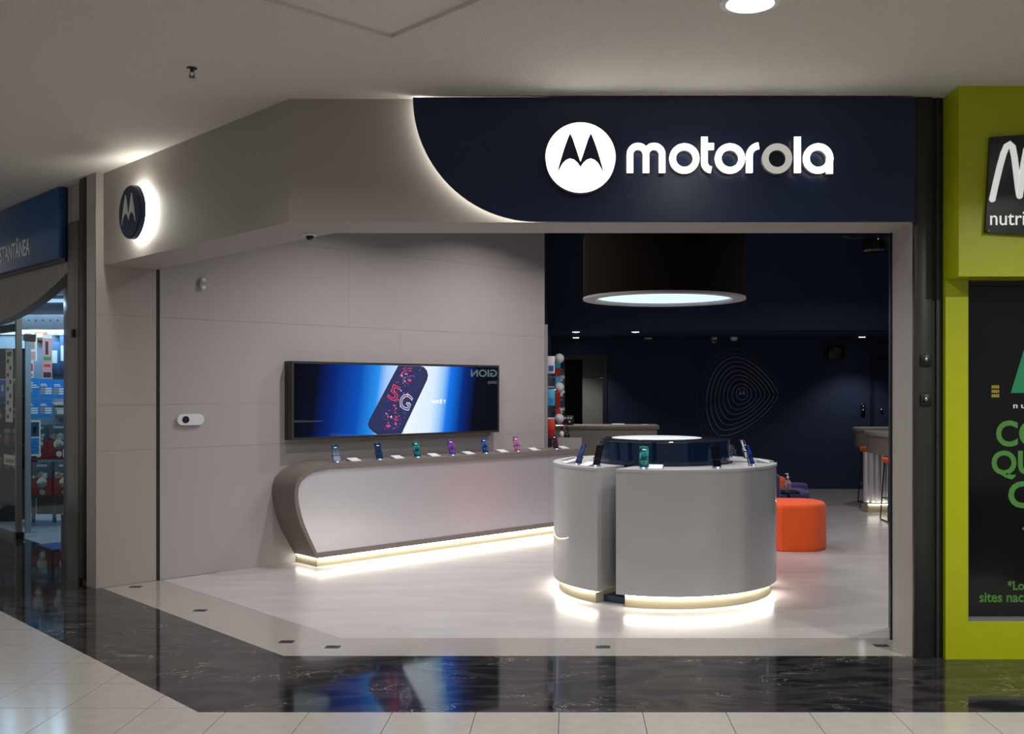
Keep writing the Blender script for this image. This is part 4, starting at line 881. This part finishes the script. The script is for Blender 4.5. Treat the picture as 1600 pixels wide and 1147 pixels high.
# door-local placing helper
def dq(px, py):
    r = (px-CX)/F; ox, oy = cpx[0]+.04, cpx[1]+.06
    s = (r*oy-ox)/(1-r); Y = oy+s; return s*R2, H-(py-CY)/F*Y
def poster(lab, l, t_, r, b_, m_, bars, cat='poster', nm='door_poster', grp='papers on the toy shop door'):
    x0_, z1_ = dq(l, t_); x1_, _ = dq(r, t_); _, z0_ = dq(l, b_)
    o_ = thing(nm, lab, cat, (cpx[0]+.04+x0_/R2+.006/R2, cpx[1]+.06+x0_/R2-.006/R2, z0_), PI/4, grp)
    W_, Hh = x1_-x0_, z1_-z0_
    MB().box(0, W_, -.002, 0, 0, Hh).build('sheet', m_, o_)
    for (a, b, c, d, mm) in bars: MB().box(a*W_, b*W_, -.003, -.002, c*Hh, d*Hh).build('print', mm, o_)
wl_ = 'white_paper'
tri = [(.42, .92, .34, .42, wl_), (.05, .38, .34, .42, 'tan_ink'), (.42, .92, .22, .30, wl_), (.05, .38, .22, .30, 'tan_ink'), (.42, .92, .46, .54, wl_), (.05, .38, .46, .54, 'tan_ink'), (.08, .5, .70, .75, wl_), (.08, .6, .63, .67, wl_)]
poster('bright blue notice with white heading, top left of five on the glass door', 40, 591, 61, 622, 'poster_blue', [(.12, .55, .74, .80, wl_), (.12, .8, .63, .68, wl_), (.12, .95, .52, .57, wl_), (.12, .5, .3, .46, 'tan_ink')])
poster('bright blue price notice, top middle of five on the glass door', 61.6, 592, 82, 622.5, 'poster_blue', tri)
poster('bright blue price notice, top right of five on the glass door', 82.6, 593, 104, 623, 'poster_blue', tri)
poster('bright blue price notice, lower left of five on the glass door', 39, 623, 60.5, 653.5, 'poster_blue', tri)
poster('bright blue price notice, lower right of five on the glass door', 61, 623.5, 82, 653, 'poster_blue', tri)
poster('white-framed calendar poster below the blue notices', 40, 657, 63, 713, 'white_paper', [(.08, .9, .54, .95, 'poster_dark'), (.08, .9, .05, .50, 'poster_blue'), (.2, .4, .6, .8, 'paper_pink'), (.5, .8, .62, .82, 'toy_c'), (.05, .25, .86, .97, wl_), (.15, .85, .12, .14, wl_), (.15, .85, .22, .24, wl_), (.15, .85, .32, .34, wl_)])
poster('hanging flyer strip with a pink lower half near the hinge', 44, 527, 57.5, 564, 'white_paper', [(.1, .8, .05, .4, 'paper_pink'), (.15, .75, .5, .85, 'tan_ink')], 'flyer', 'hanging_flyer')
poster('longer hanging flyer strip with green and black print', 66, 523, 81, 592, 'paper_pink', [(.3, .6, .55, .85, 'ink'), (.1, .9, .42, .50, 'ink_green'), (.15, .85, .27, .33, 'ink_red'), (.1, .9, .03, .15, 'ink'), (.0, 1, .92, 1, 'white_paper')], 'flyer', 'hanging_flyer')
poster('pink and white leaflet beside the hinge side of the door', 42, 565, 52, 590, 'white_paper', [(.1, .9, .4, .9, 'ink_red'), (.1, .9, .05, .25, 'toy_c')], 'flyer', 'hanging_flyer')
poster('white label card low at the edge of the door', 98, 702, 104, 714, 'white_paper', [(.2, .8, .3, .7, 'ink')], 'card', 'door_card')
# toy shop interior: walls, lit ceiling strip, shelf, machines
iw = MB().box(-9.5, -3.6, 13.6, 13.7, 0, 3.0).build('wall_toy_shop', 'shop_wall'); struct(iw, 'bluish rear wall of the toy shop', 'wall')
ic2 = MB().slab([(-5.95, 10.8), (-4.85, 9.75), (-3.6, 11), (-3.6, 13.6), (-9.5, 13.6), (-9.5, 13.1), (-7.0, 11.9)], 2.74, 2.8).build('ceiling_toy_shop', 'shop_wall'); struct(ic2, 'ceiling of the toy shop', 'ceiling')
t = thing('light_panel', 'pale blue ceiling light panel inside the toy shop', 'ceiling lamp', P(88, 470, 12.5)); t.location.z = 2.735
MB().box(-.9, 1.2, -.25, .25, -.03, 0).build('housing', 'white_plastic', t); MB().box(-.86, 1.16, -.22, .22, -.036, -.03).build('diffuser', 'ceiling_lit', t)
L = bpy.data.lights.new('toy', 'AREA'); L.shape = 'RECTANGLE'; L.size = 2.0; L.size_y = .4; L.energy = 55; L.color = (.55, .80, 1); lo = bpy.data.objects.new('toy_beam', L); COL.objects.link(lo); lo.parent = t; lo.location = (0, 0, -.05)
t = thing('entrance_fill_lamp', 'added unseen ceiling lamp lighting the posters at the toy shop entrance', 'ceiling lamp', (-5.15, 10.55, 2.735))  # unseen lamp, added to brighten the posters on the glass door
MB().box(-.2, .2, -.2, .2, -.02, 0).build('housing', 'white_plastic', t); MB().box(-.18, .18, -.18, .18, -.026, -.02).build('diffuser', 'ceiling_lit', t)
L = bpy.data.lights.new('entrance', 'AREA'); L.size = .35; L.energy = 18; L.color = (.55, .80, 1); lo = bpy.data.objects.new('entrance_fill_beam', L); COL.objects.link(lo); lo.parent = t; lo.location = (0, 0, -.04)
c = P(75, 503, 12.4); t = thing('perforated_beam', 'perforated pale metal beam under the toy shop ceiling', 'beam', c)
MB().box(-.8, .8, 0, .05, -.09, .09).build('beam', 'shop_wall', t)
for k_ in range(14): MB().lathe([(.010, -.002), (.010, .001)], (-.6+k_*.09, 0, .02), 8, 'y').build('hole', 'ink', t)
# capsule machines
def machine(lab, x, y, z, s=1.0):
    t = thing('capsule_machine', lab, 'vending machine', (x, y, z), 0, 'capsule machines in the toy shop')
    MB().box(-.12*s, .12*s, 0, .2, 0, .21*s, .008).build('body', 'red', t); MB().box(-.12*s, .12*s, 0.005, .19, .21*s, .40*s, .008).build('window', mat('capsule_glass', (.10, .14, .18), .1, noise=.3, nscale=30) if 'capsule_glass' not in MATS else 'capsule_glass', t)
    for k_ in range(9): MB().sphere((random.uniform(-.09, .09)*s, -.002, (.225+random.uniform(0, .05))*s), .022*s, 8).build('capsule', random.choice(['candy', 'paper_pink', 'white_paper', 'ink_green']), t)
    MB().lathe([(.03*s, -.02), (.062*s, -.014), (.062*s, .0)], (.02*s, 0, .16*s), 20, 'y').build('crank_plate', 'chrome', t); MB().box(-.01*s, .05*s, -.035, -.02, .145*s, .175*s, .004).build('crank', 'chrome', t)
    MB().box(-.035*s, .075*s, -.006, 0, .215*s, .275*s, .004).build('price_plate', 'white_paper', t); MB().prism(arc(.025*s, .045*s, .036*s, 0, 360, 14)[:-1], -.016, 0).build('chute', 'chrome', t); MB().box(-.05*s, .07*s, -.004, .005, .35*s, .375*s).build('label', 'white_paper', t)
    return t
Ym = 11.95
for (px, pyb, lab, s) in ((64, 775, 'red capsule machine on the lower rack, left one behind the glass door', 1.0), (99, 775, 'red capsule machine on the lower rack, right one behind the glass door', 1.0), (58, 716, 'red capsule machine on the upper rack, left one', 1.0), (90, 715, 'red capsule machine on the upper rack, right one', 1.0)):
    c = P(px, pyb, Ym); machine(lab, c[0], c[1], c[2], s)
zr1, zr2 = P(0, 775, Ym)[2], P(0, 716, Ym)[2]
xr0, xr1 = P(42, 0, Ym)[0], P(125, 0, Ym)[0]
t = thing('machine_rack', 'dark two-tier rack carrying the red capsule machines', 'rack', (xr0, Ym, 0))
MB().box(0, xr1-xr0, -.01, .24, zr1-.025, zr1).build('shelf', 'black', t); MB().box(0, xr1-xr0, .0, .24, zr2-.02, zr2).build('shelf', 'red', t)
for dx in (.03, .28, .55): MB().box(dx, dx+.03, .05, .08, 0, zr1-.025).build('leg', 'ink', t)
MB().box(.0, .34, .22, .24, .08, zr1-.03).build('back_panel', 'shop_dark', t); MB().box(-.01, .0, 0, .24, zr1, zr2+.42).build('side_panel', 'shop_dark', t)
for k_, (px, py, m_, w_, h_, lab) in enumerate(((84, 560, 'toy_b', 18, 50, 'dark blue hanging toy pack at the top of the rear wall'), (98, 555, 'toy_b', 10, 60, 'dark blue narrow banner near the granite pier'), (62, 525, 'toy_a', 16, 14, 'brown box on top of the rear display'), (88, 521, 'white_paper', 14, 6, 'white tray on the rear display'), (92, 632, 'paper_pink', 22, 6, 'row of pinkish packets on the rear shelf'), (95, 645, 'toy_c', 18, 16, 'pale character card on the rear shelf'), (50, 515, 'white_paper', 8, 20, 'white tilted box on the rear display'))):
    Yk = 12.768; c = P(px, py, Yk); t = thing('toy_package', lab, 'package', c); ww, hh_ = w_*Yk/F/2, h_*Yk/F/2
    MB().box(-ww, ww, 0, .082, -hh_, hh_, .004).build('box', m_, t); MB().box(-ww*.6, ww*.6, -.003, 0, -hh_*.3, hh_*.5).build('print', 'white_paper' if m_ != 'white_paper' else 'toy_c', t)
t = thing('display_board', 'grey pegboard standing behind the toys', 'display board', (P(20, 0, 12.9)[0], 12.85, 0)); MB().box(-.35, 1.0, 0, .03, 0, 2.35).build('board', 'shop_wall', t); MB().box(-.35, 1.0, -.02, 0, 2.3, 2.36).build('top_edge', 'white_plastic', t)
# dark display window at the far left
Yd = 12.1
t = thing('display_cabinet', 'dark display cabinet behind the left window', 'cabinet', (P(-60, 0, Yd)[0], Yd, 0))
wdd = P(24, 0, Yd)[0]-P(-60, 0, Yd)[0]
MB().box(0, wdd, .25, .3, 0, 2.1).build('back', 'shop_dark', t); MB().box(0, wdd, 0, .25, 0, .62).build('base', 'black', t)
for zz in (.92, 1.22, 1.52): MB().box(0, wdd, 0, .25, zz-.012, zz).build('shelf', 'dark_metal', t)
rr = random.Random(3)
for k_ in range(12):
    zz = (.62, .92, 1.22, 1.52)[k_ % 4]; px = -8+(k_//4)*13+rr.uniform(-1, 1); c = P(px, 0, Yd)
    t = thing('toy', ['tan', 'blue', 'pale', 'red'][(k_*3+k_//4) % 4]+' toy figure on the '+['lowest', 'second', 'third', 'top'][k_ % 4]+' cabinet shelf, '+['left', 'middle', 'right'][k_//4]+' one', 'toy', (c[0], Yd+.1, zz), rr.uniform(-.5, .5), 'toys in the dark display cabinet')
    hh_ = rr.uniform(.12, .22); mm = ['toy_a', 'toy_b', 'toy_c', 'toy_d'][(k_*3+k_//4) % 4]
    MB().lathe([(.03, 0), (.04, hh_*.3), (.03, hh_*.55), (.015, hh_*.62)], (0, 0, 0), 12).build('body', mm, t); MB().sphere((0, 0, hh_*.8), hh_*.2, 12).build('head', 'toy_c' if mm != 'toy_c' else 'toy_a', t); MB().box(-.035, .035, -.035, .035, 0, .01).build('base', 'ink', t)
# papers on the left window pane
def lq(px, py):
    r = (px-CX)/F; ox, oy = cpx[0]-.03, cpx[1]+.03; s = (ox-r*oy)/(1+r); Y = oy+s; return s*R2, H-(py-CY)/F*Y, ox-s, oy+s
for (l, t_, r, b_, m_, lab, bars) in ((11, 545, 22, 660, 'white_paper', 'tall pale strip banner with small dark figures on the left window', [(.2, .8, .90, .96, 'ink_green')]+[(.2+.35*(i % 2), .42+.35*(i % 2), .05+.095*i, .10+.095*i, 'ink') for i in range(9)]), (1.5, 592, 10.5, 631, 'poster_blue', 'blue card with a white emblem on the left window', [(.3, .7, .5, .75, 'white_paper'), (0, 1, .96, 1, 'white_paper'), (.1, .9, .05, .3, 'poster_dark')]), (8, 712, 26, 728, 'white_paper', 'small white notice low on the left window', [(.1, .9, .2, .6, 'toy_c')])):
    s0, zt1, wx, wy = lq(r, t_); s1, _, _, _ = lq(l, t_); zbb = lq(r, b_)[1]
    o_ = thing('window_paper', lab, 'paper', (wx-.01/R2*0+.008*-.707, wy-.012, zbb), -PI/4, 'papers on the left toy shop window')
    W_ = s1-s0; Hh = zt1-zbb
    MB().box(-W_, 0, -.002, 0, 0, Hh).build('sheet', m_, o_)
    for (a, b, c, d, mm) in bars: MB().box(-W_+a*W_, -W_+b*W_, -.003, -.002, c*Hh, d*Hh).build('print', mm, o_)
c = floorpt(84, 852); t = thing('door_mat', 'blue door mat just inside the toy shop entrance', 'mat', (c[0], c[1], .001), PI/4)
MB().box(-.1, .5, -.35, .12, 0, .008).build('pile', 'mat_blue', t); MB().box(-.12, .52, -.37, .14, 0, .005).build('edging', 'ink', t)
